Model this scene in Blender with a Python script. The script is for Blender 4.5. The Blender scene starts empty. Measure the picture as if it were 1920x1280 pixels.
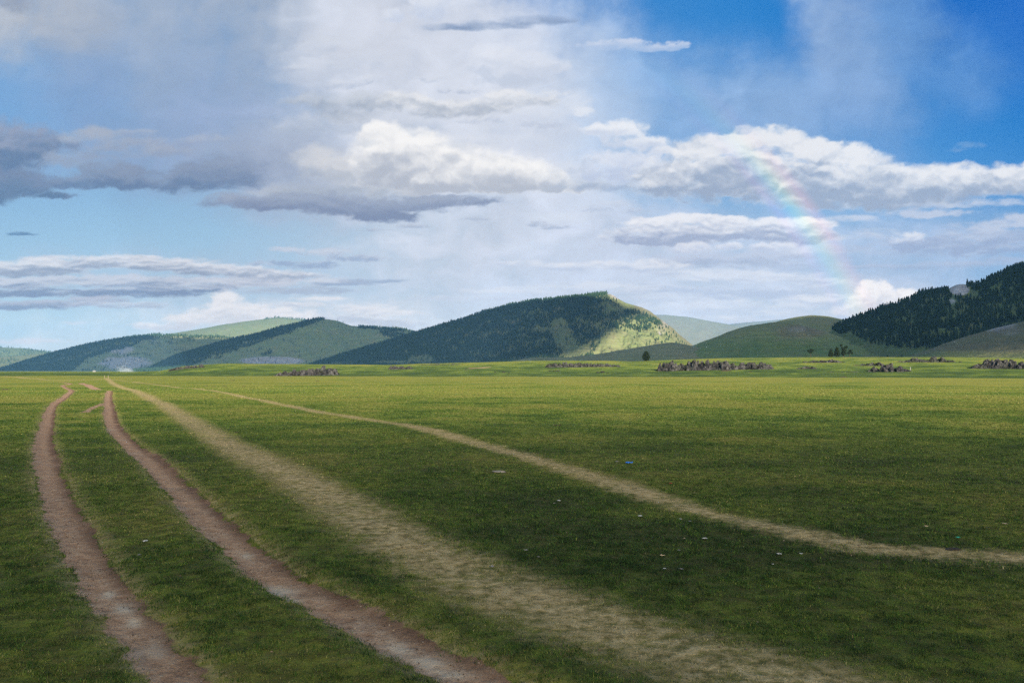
import bpy, math, random
import numpy as np
from mathutils import Vector, Matrix, noise as mnoise

random.seed(7)
RNG = np.random.default_rng(7)
scene = bpy.context.scene
COL = scene.collection
PI = math.pi

EYE = 1.65                 # height of the camera over the meadow
FL = 1500.0                # focal length in the units of the bearing chart (frame is 1920 x 1280)
PITCH = math.atan(55 / FL)
SUN_AZ, SUN_EL = math.radians(165), math.radians(15.5)     # azimuth clockwise from +Y (view direction)
SUN_DIR = np.array([math.sin(SUN_AZ) * math.cos(SUN_EL), math.cos(SUN_AZ) * math.cos(SUN_EL), math.sin(SUN_EL)])
EXPOSURE = 1.45
K_EXP = 2 ** EXPOSURE

def bearing(X, Y):
    """survey chart -> (x, z) per metre walked along +Y (tangents of bearing and height)"""
    a = (np.asarray(X, float) - 960) / FL; b = (640 - np.asarray(Y, float)) / FL
    c, s = math.cos(PITCH), math.sin(PITCH)
    fy = c - b * s; fz = s + b * c
    return a / fy, fz / fy

def chart(x, y, z):
    """world position (relative to the eye) -> survey chart"""
    c, s = math.cos(PITCH), math.sin(PITCH)
    f = y * c + z * s; u = -y * s + z * c
    f = np.where(f < 1e-6, 1e-6, f)
    return 960 + FL * x / f, 640 - FL * u / f

def on_ground(X, Y, zg=0.0):
    tx, tz = bearing(X, Y)
    y = (zg - EYE) / tz
    return tx * y, y

def at(X, Y, dist):
    """point seen at chart position X, Y at ground range dist"""
    tx, tz = bearing(X, Y)
    y = dist / math.sqrt(1 + float(tx) ** 2)
    return float(tx) * y, y, EYE + float(tz) * y
# ---------------------------------------------------------------- value noise
def _hash(ix, iy, seed):
    h = (ix.astype(np.int64) * 374761393 + iy.astype(np.int64) * 668265263 + seed * 974634777) & 0xFFFFFFFF
    h = ((h ^ (h >> 13)) * 1274126177) & 0xFFFFFFFF
    h = (h ^ (h >> 16)) & 0xFFFFFFFF
    return h

def gnoise(x, y, seed=0):
    """gradient noise, about -1..1"""
    x0 = np.floor(x); y0 = np.floor(y)
    fx = x - x0; fy = y - y0
    ux = fx * fx * fx * (fx * (fx * 6 - 15) + 10); uy = fy * fy * fy * (fy * (fy * 6 - 15) + 10)
    ix = x0.astype(np.int64); iy = y0.astype(np.int64)
    def g(dx, dy):
        a = _hash(ix + dx, iy + dy, seed) * (2 * math.pi / 4294967296.0)
        return np.cos(a) * (fx - dx) + np.sin(a) * (fy - dy)
    n00 = g(0, 0); n10 = g(1, 0); n01 = g(0, 1); n11 = g(1, 1)
    return 1.5 * ((n00 * (1 - ux) + n10 * ux) * (1 - uy) + (n01 * (1 - ux) + n11 * ux) * uy)

def fbm(x, y, octaves=4, seed=0, gain=0.5, lac=2.03):
    s = np.zeros(np.broadcast(x, y).shape); a = 1.0; t = 0.0
    for o in range(octaves):
        s += a * gnoise(x + 17.3 * o, y - 9.1 * o, seed + o * 31)
        t += a; a *= gain; x = x * lac; y = y * lac
    return s / t

def billow(x, y, octaves=4, seed=0, gain=0.5):
    """rounded lobes, creased between: 0..1"""
    s = np.zeros(np.broadcast(x, y).shape); a = 1.0; t = 0.0
    for o in range(octaves):
        s += a * (1 - np.abs(gnoise(x + 7.7 * o, y + 3.3 * o, seed + o * 57)) * 1.6)
        t += a; a *= gain; x = x * 2.1; y = y * 2.1
    return s / t

def sst(a, b, x):
    t = np.clip((x - a) / (b - a), 0, 1)
    return t * t * (3 - 2 * t)

def lin(c):
    c = np.clip(np.asarray(c, float) / 255.0, 0, 1)
    return np.where(c <= 0.04045, c / 12.92, ((c + 0.055) / 1.055) ** 2.4)

# ---------------------------------------------------------------- the clouds of this sky, by bearing and height
# every cloud: soft lobes (x, y, rx, ry), colours of the sunlit top and of the base, strength, edge softness, noise
VEILS = [
 # x, y, rx, ry, colour, alpha
 (430, 40, 330, 210, (160, 176, 200), .80), (180, 250, 120, 60, (120, 166, 216), .5), (300, 90, 60, 150, (176, 188, 206), .5), (150, 120, 70, 120, (140, 168, 208), .5), (250, 190, 260, 150, (137, 167, 209), .35),
 (60, 30, 170, 90, (178, 186, 200), .85), (560, 10, 150, 150, (158, 174, 196), .8), (650, 60, 70, 120, (222, 226, 234), .55),
 (470, 260, 220, 120, (154, 174, 208), .75), (620, 330, 180, 100, (168, 182, 206), .8), (560, 290, 150, 80, (172, 186, 209), .6), (180, 290, 200, 60, (150, 170, 202), .4),
 (760, 60, 230, 200, (208, 217, 233), .95), (860, 150, 280, 170, (212, 220, 236), .95), (930, 250, 250, 170, (216, 223, 237), .95),
 (1050, 280, 160, 180, (214, 222, 238), .92), (700, 60, 150, 110, (208, 214, 228), .7),
 (860, 470, 260, 110, (206, 216, 233), .8), (1100, 470, 260, 90, (208, 216, 233), .75),
 (1110, 130, 80, 180, (175, 200, 232), .45), (1380, 210, 150, 100, (152, 184, 224), .8), (1490, 200, 120, 90, (140, 176, 220), .6),
 (1240, 190, 120, 120, (140, 178, 222), .5),
 (1560, 30, 70, 130, (150, 180, 220), .85), (1610, 150, 90, 110, (140, 174, 218), .8), (1670, 60, 90, 120, (134, 170, 216), .6), (1660, 240, 70, 90, (128, 166, 214), .5),
 (1790, 140, 100, 80, (104, 152, 209), .6), (1700, 20, 70, 110, (100, 150, 208), .55),
 (1400, 500, 330, 110, (190, 204, 228), .75), (1750, 480, 220, 90, (174, 194, 224), .7),
 (1150, 570, 340, 90, (199, 211, 231), .85), (1450, 570, 260, 60, (200, 210, 229), .6),
 (560, 600, 320, 50, (217, 222, 233), .75), (100, 660, 260, 50, (212, 222, 232), .5),
 (330, 520, 330, 50, (178, 196, 220), .5), (1640, 570, 120, 50, (205, 210, 226), .6),
]
W = (236, 238, 243)
CLOUDS = [
 # lobes, top, base, alpha, softness, noise scale x, y, noise strength, relief
 ([(560,105,44,14),(600,92,40,12)], (196,207,226), (180,193,214), .6, .9, 40, 26, .7, .5),
 ([(800,16,38,30),(742,30,28,14),(830,2,30,16)], (222,228,240), (200,211,232), .9, .6, 30, 26, .8, .7),
 ([(850,52,60,8),(925,48,70,10),(1000,40,60,11),(1045,38,40,8)], (150,170,202), (124,148,184), .85, .9, 60, 18, .5, .3),
 ([(30,12,30,22),(18,4,40,16)], (150,160,180), (128,142,168), .7, 1.1, 40, 40, .5, .3),
 ([(930,108,52,26),(985,116,60,22),(1030,124,42,16),(900,130,40,20),(960,150,80,14)], (226,231,242), (196,207,226), .85, .8, 46, 30, .6, .8),
 ([(560,190,40,10),(610,192,56,20),(690,192,70,24),(660,215,60,16)], (198,206,218), (158,172,192), .8, .9, 50, 30, .55, .8),
 ([(775,196,56,22),(740,185,30,16),(840,206,80,20),(925,200,66,18),(1000,190,50,14),(960,180,60,14)], (233,235,240), (176,187,204), .88, .6, 46, 24, .6, 1.0),
 ([(760,262,110,26),(900,258,130,24),(1010,270,90,20)], (216,224,238), (204,214,231), .7, 1.0, 70, 30, .6, .5),
 # the left dark group
 ([(-60,262,120,44),(20,268,90,34),(85,278,70,22),(-20,300,110,40)], (150,162,188), (106,132,168), .93, .55, 60, 34, .6, 1.0),
 ([(180,256,70,18),(235,272,70,16),(150,300,90,18),(300,285,60,12)], (176,184,200), (152,168,194), .78, .8, 50, 26, .8, .8),
 ([(48,344,56,30),(-30,350,70,44),(98,368,40,7)], (128,148,180), (104,134,170), .96, .4, 50, 34, .5, .7),
 ([(205,326,70,22),(150,344,60,14),(240,344,70,14),(350,338,90,26),(420,326,80,34)], (142,160,188), (112,138,174), .92, .5, 56, 24, .6, .8),
 ([(480,310,130,60),(560,300,110,60),(400,280,80,30)], (166,180,204), (142,160,190), .75, 1.2, 90, 50, .5, .7),
 # connecting cloud in the middle of the sky
 ([(640,232,110,26),(560,240,70,18),(740,240,90,20)], (206,213,226), (176,190,211), .7, 1.0, 60, 34, .7, .8),
 ([(1010,214,80,26),(1060,250,60,30),(960,240,80,20),(1080,200,30,30)], (224,230,241), (200,211,230), .75, 1.0, 60, 34, .7, .7),
 ([(620,130,90,24),(700,120,80,26),(560,150,50,14),(640,80,80,20)], (214,221,234), (190,201,220), .6, 1.1, 60, 34, .8, .7),
 ([(860,300,140,40),(700,310,120,40),(1000,320,120,24)], (238,240,246), (206,212,226), .7, .9, 70, 40, .5, .7),
 # the main bright cloud over its dark base
 ([(640,322,80,36),(600,300,50,30),(700,352,120,22),(560,360,90,14)], (214,217,224), (172,184,202), .85, .8, 60, 34, .5, .9),
 ([(470,380,90,15),(570,380,150,18),(690,386,150,20),(820,378,110,13),(720,404,70,16),(640,392,80,14)], (160,174,198), (130,148,180), .93, .5, 60, 22, .65, .7),
 ([(712,262,44,34),(760,285,80,42),(830,312,110,42),(930,326,110,34),(1010,340,70,20),(700,300,44,44),(880,348,200,16),(1070,352,60,12)],
    (248,248,249), (182,191,207), .97, .4, 62, 44, .45, 1.0),
 ([(1100,345,60,14),(1150,352,50,12)], (196,206,222), (160,178,206), .7, .8, 40, 20, .6, .8),
 ([(690,268,24,10),(870,272,40,10)], (190,202,220), (176,190,210), .35, 1.0, 30, 14, .8, .5),
 # right of the centre
 ([(1130,244,40,16),(1165,250,46,20),(1205,270,50,16),(1245,284,34,9)], (240,242,247), (204,213,231), .9, .5, 34, 24, .6, .9),
 ([(1150,298,46,16),(1190,306,60,26),(1150,330,60,20),(1225,325,56,30)], (220,226,240), (190,202,226), .88, .6, 40, 26, .7, 1.0),
 # the long cloud bank on the right
 ([(1300,290,40,28),(1345,276,50,28),(1395,266,40,24),(1450,262,60,24),(1520,278,56,24),(1580,296,80,24),(1270,335,90,46),(1400,330,140,56),
   (1540,342,150,46),(1690,336,130,28),(1620,362,230,36),(1800,345,110,34),(1890,336,70,28),(1990,340,120,40)], (236,238,243), (160,176,201), .94, .42, 60, 32, .55, 1.15),
 ([(1130,86,42,8),(1180,83,40,9),(1230,91,44,8),(1272,84,24,8)], (204,215,236), (170,194,228), .85, .5, 26, 14, .8, .7),
 ([(1820,274,26,7),(1795,282,20,4)], (140,178,218), (130,170,214), .5, 1.0, 20, 12, .8, .3),
 ([(1225,418,60,12),(1290,410,66,10),(1360,416,60,11),(1440,420,60,14),(1510,420,50,14),(1330,438,180,18),(1250,450,120,12),(1500,445,80,16)],
    (236,238,245), (164,178,206), .92, .4, 50, 18, .6, 1.1),
 ([(1300,466,44,12),(1450,464,50,10),(1505,470,22,10),(1370,464,30,7)], (228,231,241), (190,201,224), .85, .5, 30, 14, .7, 1.0),
 ([(1390,488,130,16),(1270,492,60,12),(1480,480,50,8)], (196,205,225), (166,181,208), .8, .6, 50, 16, .6, .8),
 ([(970,494,50,7),(1050,500,60,8),(1150,499,90,10),(1225,502,60,15),(1280,512,50,8)], (226,230,240), (190,203,226), .85, .6, 50, 14, .7, .9),
 ([(1350,516,90,13),(1450,520,100,14),(1550,532,60,12),(1250,545,120,9),(1400,552,130,12)], (218,224,237), (182,196,221), .82, .6, 60, 14, .7, 1.0),
 ([(1330,578,120,20),(1180,580,90,12),(1480,575,60,12)], (222,227,238), (196,207,227), .7, .8, 60, 16, .7, .8),
 ([(1060,408,60,13),(1010,462,90,12)], (218,226,239), (200,213,233), .6, .9, 50, 20, .6, .5),
 ([(1560,470,90,10),(1480,500,120,9),(1640,440,60,9),(1600,410,50,7)], (210,218,234), (178,193,219), .7, .8, 50, 12, .9, .8),
 ([(980,545,120,8),(1120,536,110,9),(880,560,110,7),(1240,560,120,10),(1050,575,140,8)], (218,225,238), (192,204,226), .7, .8, 60, 12, .9, .8),
 ([(1550,560,80,9),(1480,590,80,9),(1560,585,60,7),(1380,600,90,8)], (226,229,238), (200,209,226), .75, .8, 50, 10, .9, .8),
 ([(1870,380,80,8),(1760,385,70,7),(1900,490,70,8)], (206,215,232), (172,188,216), .65, .8, 50, 10, .9, .7),
 # low cumulus standing over the right hill
 ([(1636,546,26,22),(1662,548,20,18),(1622,572,34,18),(1700,558,30,16),(1730,566,34,16),(1660,580,90,20)], (244,241,243), (206,209,222), .93, .35, 22, 18, .5, 1.0),
 ([(1712,446,22,11),(1690,452,26,8)], (226,230,240), (190,202,226), .85, .5, 22, 12, .7, .9),
 ([(1780,466,150,20),(1880,450,120,26),(1850,425,60,12),(1930,415,70,16),(1740,400,80,10)], (200,209,228), (156,174,206), .8, .6, 56, 16, .8, 1.0),
 ([(1700,500,70,6),(1800,496,80,7),(1620,500,50,5)], (188,196,218), (160,178,208), .55, .8, 50, 10, .7, .5),
 # torn fragments round the middle of the sky
 ([(1010,420,30,5),(1045,426,26,5),(890,412,30,4),(770,424,30,5),(705,432,24,4)], (186,196,215), (156,172,200), .6, .8, 26, 9, 1.0, .7),
 ([(1120,392,40,8),(1160,384,36,8),(1190,396,30,6)], (214,221,235), (180,194,218), .6, .8, 26, 12, 1.0, .8),
 ([(640,160,36,10),(690,150,30,9),(560,128,26,8),(810,150,30,8),(870,170,40,9)], (216,222,234), (178,191,213), .6, .8, 24, 14, 1.0, .9),
 ([(980,180,40,9),(1040,176,30,8),(900,226,50,9),(1010,236,40,8)], (232,236,243), (190,201,221), .6, .8, 26, 14, 1.0, .9),
 ([(1090,210,24,9),(1110,300,26,12),(1090,320,30,12)], (232,236,244), (196,207,226), .7, .8, 24, 16, 1.0, .9),
 ([(330,270,50,10),(390,262,40,9),(260,250,40,8)], (180,190,208), (150,167,197), .6, .9, 34, 14, 1.0, .8),
 # left lower bands
 ([(40,505,110,16),(120,494,80,14),(220,490,80,14),(320,498,90,13),(420,508,90,12),(520,516,90,10)], (222,226,236), (152,168,194), .93, .4, 70, 14, .6, 1.2),
 ([(30,532,130,12),(200,526,150,12),(330,528,140,10),(470,528,90,8),(90,550,150,10),(270,548,120,13),(380,540,60,8)], (200,208,224), (132,152,184), .93, .45, 80, 12, .7, 1.2),
 ([(20,574,120,10),(110,570,80,7),(180,562,60,8)], (182,190,210), (134,154,186), .9, .5, 60, 12, .6, .9),
 ([(460,534,120,8),(560,545,110,9),(600,528,90,8),(640,530,60,6),(210,570,100,7),(270,574,60,6)], (212,217,230), (168,182,206), .75, .6, 60, 10, .8, .9),
 ([(620,474,50,8),(672,486,50,8),(540,468,40,6),(585,498,50,7),(520,494,60,6)], (206,213,229), (150,170,202), .7, .6, 40, 12, .8, .9),
 ([(690,527,70,5),(640,532,60,4)], (160,178,206), (146,168,200), .7, .7, 50, 8, .6, .4),
 ([(428,560,30,14),(440,584,70,18),(500,596,110,20),(380,596,70,12),(350,606,24,9),(560,612,90,14),(300,612,60,8)], (236,235,240), (206,211,224), .85, .5, 36, 14, .6, .9),
 ([(560,572,60,6),(680,578,60,9),(720,588,70,7),(600,560,50,5),(670,600,90,10),(740,610,60,10)], (228,230,238), (186,197,216), .8, .6, 44, 10, .7, 1.0),
 ([(140,605,30,4),(40,640,90,6),(130,684,120,9)], (222,218,228), (205,208,222), .5, .8, 40, 8, .7, .5),
 ([(36,438,24,4.5),(48,440,22,2.5)], (112,148,186), (100,138,178), .95, .7, 16, 8, .5, .3),
]
BASE = [(1780,0,8,108,198),(1920,90,4,106,198),(1060,0,56,134,206),(1300,20,54,134,207),(2050,250,40,120,200),(-300,100,116,164,214),(0,180,116,164,214),(90,225,104,160,216),(300,180,128,168,214),(0,420,150,192,224),(400,400,154,196,227),(150,470,158,198,228),
 (200,610,186,214,231),(0,660,196,218,230),(700,520,176,204,229),(900,600,186,210,231),(1300,150,66,138,206),(1920,0,0,104,196),(2200,100,0,100,192),
 (1600,30,52,130,205),(1900,200,46,126,203),(1500,200,90,152,214),(1220,280,104,164,220),(1900,300,70,142,210),(1700,250,76,144,210),
 (1700,440,148,190,226),(1600,520,156,193,225),(1900,480,146,184,220),(1130,30,40,126,202),(880,5,64,138,206),(1200,400,168,202,232),(1300,600,196,212,230),
 (600,-300,90,140,200),(1500,-300,10,100,190)]

def paint_sky(X, Y):
    """X, Y: bearing/height chart of the sky. Returns clear-sky colour, cloud colour (premultiplied) and cover, in display values."""
    sh = X.shape
    # clear air
    wx = X + 30 * gnoise(X / 300, Y / 300, 5); wsum = np.zeros(sh); col = np.zeros(sh + (3,))
    for bx, by, r, g, b in BASE:
        w = np.exp(-(((wx - bx) / 230.) ** 2 + ((Y - by) / 130.) ** 2) * .5) + 1e-7 / (1 + ((wx - bx) / 230.) ** 2 + ((Y - by) / 130.) ** 2)
        wsum += w; col += w[..., None] * np.array((r, g, b), float)
    col /= wsum[..., None]
    # big warps shared by all the layers
    w1x = fbm(X / 130, Y / 80, 4, 11) ; w1y = fbm(X / 120, Y / 70, 4, 12)
    w2x = fbm(X / 36, Y / 26, 4, 13, .6); w2y = fbm(X / 36, Y / 26, 4, 14, .6)
    cr = np.zeros(sh + (3,)); al = np.zeros(sh)
    def over(c, a):
        nonlocal cr, al
        cr = cr * (1 - a[..., None]) + c * a[..., None]; al = al * (1 - a) + a
    lean = X + .25 * (Y - 250)          # falling virga leans a little
    streak = .55 * fbm((lean + 25 * w1x) / 60, Y / 330, 3, 21, .45) + .8 * fbm(lean / 130, Y / 300, 3, 23) + .7 * fbm(X / 120 + .5 * w1x, Y / 90 + .5 * w1y, 5, 24, .55)
    wisps = fbm(X / 110 + .6 * w1x, Y / 60 + .6 * w1y, 5, 22, .55)
    for x, y, rx, ry, c, a in VEILS:
        dx = (X + 45 * w1x + 14 * w2x - x) / rx; dy = (Y + 34 * w1y + 12 * w2y - y) / ry
        k = np.exp(-.95 * (dx * dx + dy * dy) ** 1.5)
        st = streak if y < 330 else wisps
        k = k * (1 + .55 * st + .25 * wisps)
        tint = 1 + .055 * wisps + .03 * st
        over(np.array(c, float) * tint[..., None], np.clip(k * a, 0, .98))
    for lobes, top, base, a, soft, nx, ny, ns, relief in CLOUDS:
        lo = min(l[0] - 2.2 * l[2] for l in lobes) - 40; hi = max(l[0] + 2.2 * l[2] for l in lobes) + 40
        lo2 = min(l[1] - 2.6 * l[3] for l in lobes) - 30; hi2 = max(l[1] + 2.6 * l[3] for l in lobes) + 30
        m = (X > lo) & (X < hi) & (Y > lo2) & (Y < hi2)
        if not m.any(): continue
        x = X[m]; y = Y[m]
        sd = int(lobes[0][0] * 7 + lobes[0][1]) % 9973
        q = min(1.0, ny / 30.)
        xx = x + q * (16 * w1x[m] + 15 * w2x[m]); yy = y + q * (7 * w1y[m] + 9 * w2y[m])
        F = np.full(x.shape, -9.); vw = np.full(x.shape, 1e-6); vy_ = np.zeros(x.shape); vyy = np.zeros(x.shape); vr = np.zeros(x.shape)
        for lx, ly, rx, ry in lobes:
            dx = (xx - lx) / (rx * 1.12); dy = (yy - ly) / (ry * 1.12)
            dy = np.where(dy > 0, dy * 1.25, dy)            # flatter base
            f = 1 - (dx * dx + dy * dy)
            F = np.maximum(F, f) + .12 * np.exp(-3 * np.abs(F - f)) * (F > -8)
            w = (np.exp(-((xx - lx) / rx) ** 2) + 1e-4) * ry; vw += w; vy_ += w * ly; vyy += w * ly * ly; vr += w * ry
        yb = vy_ / vw; v = (yy - yb) / (vr / vw * .9 + np.sqrt(np.maximum(vyy / vw - yb * yb, 0)))
        n = fbm(xx / nx, yy / ny, 6, sd, .55)
        ft = fbm(x / 14, y / 9, 4, sd + 9, .6)
        bl = billow(xx / (nx * .8), yy / (ny * .8), 4, sd + 3, .55) - .62
        D = F + ns * (1.5 * n + .8 * bl + .5 * w2x[m] * ft)
        cover = sst(-.28, soft * 1.5, D) * a
        # sunlit from behind the viewer and above: shading from height in the cloud plus the relief of its lobes
        def soft_relief(px, py):
            return 1.6 * fbm(px / (nx * 1.25), py / (ny * 1.25), 3, sd + 5, .42) + .85 * (billow(px / (nx * .95), py / (ny * .95), 2, sd + 3, .35) - .62) \
                + .42 * (billow(px / (nx * .33), py / (ny * .36), 3, sd + 4, .5) - .62)
        e = ny * .30
        rel = soft_relief(xx, yy) - soft_relief(xx - .5 * e, yy - e)
        depth = sst(.1, 1.1, D)             # thin parts stay pale, thick parts turn grey below
        t = .42 + .72 * v * (.45 + .55 * depth) + .10 * depth - relief * .28 * (-rel) + .22 * n
        t = sst(-.05, 1, t)
        t = np.where(D < .30, t * (.6 + 1.33 * np.clip(D, 0, .3)), t)      # thin edges catch the light
        c = np.array(top, float) * (1 - t[:, None]) + np.array(base, float) * t[:, None]
        A = np.zeros(sh); A[m] = cover
        Cc = np.zeros(sh + (3,)); Cc[m] = c
        over(Cc, A)
    return col, cr, al
DENOISE = False
HAZE_COL = (.21, .49, .86, 1); HAZE_D = 0.60e-4; HAZE_TOP = 760.
HAZE_LIT = np.array([.98, .92, .84])      # display-scaled radiance of a thick layer of perfectly white air here
# ================================================================ mesh helpers
def mesh_from(name, verts, faces, attrs=None, smooth=True, mats=None):
    """verts (n,3) array, faces (m,3|4) array or a list of such arrays"""
    me = bpy.data.meshes.new(name)
    verts = np.asarray(verts, np.float32)
    if isinstance(faces, np.ndarray): faces = [faces]
    faces = [f for f in faces if len(f)]
    nl = sum(f.size for f in faces); nf = sum(len(f) for f in faces)
    me.vertices.add(len(verts)); me.vertices.foreach_set('co', verts.ravel())
    me.loops.add(nl); me.loops.foreach_set('vertex_index', np.concatenate([f.ravel() for f in faces]).astype(np.int32))
    tot = np.concatenate([np.full(len(f), f.shape[1]) for f in faces]).astype(np.int32)
    st = np.concatenate([[0], np.cumsum(tot)[:-1]]).astype(np.int32)
    me.polygons.add(nf); me.polygons.foreach_set('loop_start', st); me.polygons.foreach_set('loop_total', tot)
    me.polygons.foreach_set('use_smooth', np.full(nf, bool(smooth)))
    for k, v in (attrs or {}).items():
        v = np.asarray(v, np.float32)
        if v.ndim == 1:
            a = me.attributes.new(k, 'FLOAT', 'POINT'); a.data.foreach_set('value', v)
        else:
            a = me.attributes.new(k, 'FLOAT_COLOR', 'POINT'); a.data.foreach_set('color', v.ravel())
    me.update(calc_edges=True); me.validate()
    return me

def link(name, me, mat, parent=None, loc=None):
    o = bpy.data.objects.new(name, me)
    if mat is not None and not me.materials: me.materials.append(mat)
    COL.objects.link(o)
    if parent is not None: o.parent = parent
    if loc is not None: o.location = loc
    return o

def tag(o, label=None, cat=None, group=None, kind=None):
    if label: o['label'] = label
    if cat: o['category'] = cat
    if group: o['group'] = group
    if kind: o['kind'] = kind
    return o

def grid_faces(nr, nc):
    i = np.arange(nr - 1)[:, None] * nc + np.arange(nc - 1)[None, :]
    return np.stack([i, i + 1, i + nc + 1, i + nc], -1).reshape(-1, 4)

# ================================================================ material helpers
class NT:
    def __init__(self, name):
        self.m = bpy.data.materials.new(name); self.m.use_nodes = True
        self.t = self.m.node_tree; self.t.nodes.clear()
        self.out = self.t.nodes.new('ShaderNodeOutputMaterial')
    def n(self, kind, **kw):
        nd = self.t.nodes.new('ShaderNode' + kind)
        for k, v in kw.items(): setattr(nd, k, v)
        return nd
    def l(self, a, b): self.t.links.new(a, b)
    def attr(self, name, color=False):
        nd = self.n('Attribute'); nd.attribute_name = name
        return nd.outputs['Color'] if color else nd.outputs['Fac']
    def pos(self):
        return self.n('NewGeometry').outputs['Position']
    def noise(self, scale, detail=4, rough=.55, vec=None, dist=0, dims='3D'):
        nd = self.n('TexNoise'); nd.inputs['Scale'].default_value = scale; nd.inputs['Detail'].default_value = detail
        nd.inputs['Roughness'].default_value = rough; nd.inputs['Distortion'].default_value = dist
        if vec is not None: self.l(vec, nd.inputs['Vector'])
        return nd.outputs['Fac']
    def val(self, v):
        nd = self.n('Value'); nd.outputs[0].default_value = v; return nd.outputs[0]
    def math(self, op, a, b=None, c=None, clamp=False):
        nd = self.n('Math', operation=op); nd.use_clamp = clamp
        for i, v in enumerate((a, b, c)):
            if v is None: continue
            if isinstance(v, (int, float)): nd.inputs[i].default_value = v
            else: self.l(v, nd.inputs[i])
        return nd.outputs[0]
    def rng(self, v, a, b, c=0., d=1.):
        nd = self.n('MapRange'); nd.interpolation_type = 'SMOOTHSTEP'
        self.l(v, nd.inputs['Value'])
        for k, x in zip(('From Min', 'From Max', 'To Min', 'To Max'), (a, b, c, d)): nd.inputs[k].default_value = x
        return nd.outputs['Result']
    def mix(self, f, a, b, mode='MIX'):
        nd = self.n('Mix', data_type='RGBA', blend_type=mode); nd.clamp_factor = True
        if isinstance(f, (int, float)): nd.inputs[0].default_value = f
        else: self.l(f, nd.inputs[0])
        for i, v in ((6, a), (7, b)):
            if isinstance(v, tuple): nd.inputs[i].default_value = (*v[:3], 1)
            else: self.l(v, nd.inputs[i])
        return nd.outputs[2]
    def ramp(self, f, stops):
        nd = self.n('ValToRGB'); r = nd.color_ramp
        while len(r.elements) < len(stops): r.elements.new(.5)
        for e, (p, c) in zip(r.elements, stops): e.position = p; e.color = (*c, 1)
        self.l(f, nd.inputs[0]); return nd.outputs[0]
    def bump(self, h, strength=.5, dist=.1, normal=None):
        nd = self.n('Bump'); nd.inputs['Strength'].default_value = strength; nd.inputs['Distance'].default_value = dist
        self.l(h, nd.inputs['Height'])
        if normal is not None: self.l(normal, nd.inputs['Normal'])
        return nd.outputs[0]
    def diffuse(self, col, rough=.9, normal=None, spec=.1, transl=0):
        nd = self.n('BsdfPrincipled')
        if isinstance(col, tuple): nd.inputs['Base Color'].default_value = (*col, 1)
        else: self.l(col, nd.inputs['Base Color'])
        nd.inputs['Roughness'].default_value = rough; nd.inputs['Specular IOR Level'].default_value = spec
        if normal is not None: self.l(normal, nd.inputs['Normal'])
        sh = nd.outputs[0]
        if transl:
            tr = self.n('BsdfTranslucent')
            if isinstance(col, tuple): tr.inputs['Color'].default_value = (*col, 1)
            else: self.l(col, tr.inputs['Color'])
            mx = self.n('MixShader'); mx.inputs[0].default_value = transl
            self.l(sh, mx.inputs[1]); self.l(tr.outputs[0], mx.inputs[2]); sh = mx.outputs[0]
        self.l(sh, self.out.inputs['Surface']); return self.m

# ================================================================ the wheel ruts and worn tracks
def spline(pts, n=6):
    pts = np.asarray(pts, float); out = []
    for i in range(len(pts) - 1):
        p0 = pts[max(i - 1, 0)]; p1 = pts[i]; p2 = pts[i + 1]; p3 = pts[min(i + 2, len(pts) - 1)]
        for t in np.arange(n) / n:
            out.append(.5 * ((2 * p1) + (-p0 + p2) * t + (2 * p0 - 5 * p1 + 4 * p2 - p3) * t * t + (-p0 + 3 * p1 - 3 * p2 + p3) * t ** 3))
    out.append(pts[-1]); return np.array(out)

def ground_line(px):
    g = [on_ground(X, Y) for X, Y in px]
    return spline(g, 4)

RUT_A = ground_line([(112, 716), (132, 719), (118, 723), (128, 729), (134, 734), (120, 745), (102, 757), (94, 772), (88, 797), (82, 822), (86, 855), (94, 890),
                     (106, 930), (124, 975), (150, 1025), (182, 1080), (222, 1135), (275, 1200), (352, 1280), (460, 1390)])
RUT_B = ground_line([(206, 733), (203, 745), (205, 762), (208, 785), (220, 810), (248, 835), (280, 860), (312, 892), (352, 932), (396, 978),
                     (454, 1028), (526, 1082), (640, 1138), (735, 1190), (838, 1240), (928, 1282), (1110, 1370)])
RUT_B2 = ground_line([(150, 718), (162, 721), (172, 726), (184, 730)])
RUT_B3 = ground_line([(200, 755), (186, 760), (172, 765), (160, 774)])
WORN_C = ground_line([(200, 709), (206, 714), (218, 722), (250, 732), (300, 754), (350, 785), (400, 815), (470, 855), (540, 890), (620, 935), (700, 985), (800, 1040),
                      (900, 1088), (1010, 1130), (1150, 1180), (1330, 1235), (1520, 1292), (1800, 1370)])
WORN_D = ground_line([(204, 711), (250, 716), (300, 722), (400, 733), (480, 748), (560, 765), (650, 780), (750, 795), (850, 817), (950, 845), (1050, 875), (1150, 905),
                      (1250, 939), (1350, 967), (1450, 990), (1550, 1012), (1650, 1030), (1780, 1042), (1900, 1046), (2100, 1040)])
FARTRACK = ground_line([(-60, 702), (20, 706), (60, 710), (110, 713), (150, 712), (200, 710)])

def line_dist(x, y, line):
    """distance and signed side to a polyline (positive: to the right when walking towards the camera end)"""
    best = np.full(x.shape, 1e9); side = np.zeros(x.shape)
    for (ax, ay), (bx, by) in zip(line[:-1], line[1:]):
        dx, dy = bx - ax, by - ay; L = dx * dx + dy * dy + 1e-12
        t = np.clip(((x - ax) * dx + (y - ay) * dy) / L, 0, 1)
        ex = x - ax - t * dx; ey = y - ay - t * dy
        d = ex * ex + ey * ey
        m = d < best
        best = np.where(m, d, best); side = np.where(m, np.sign(dx * ey - dy * ex), side)
    return np.sqrt(best), side

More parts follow.
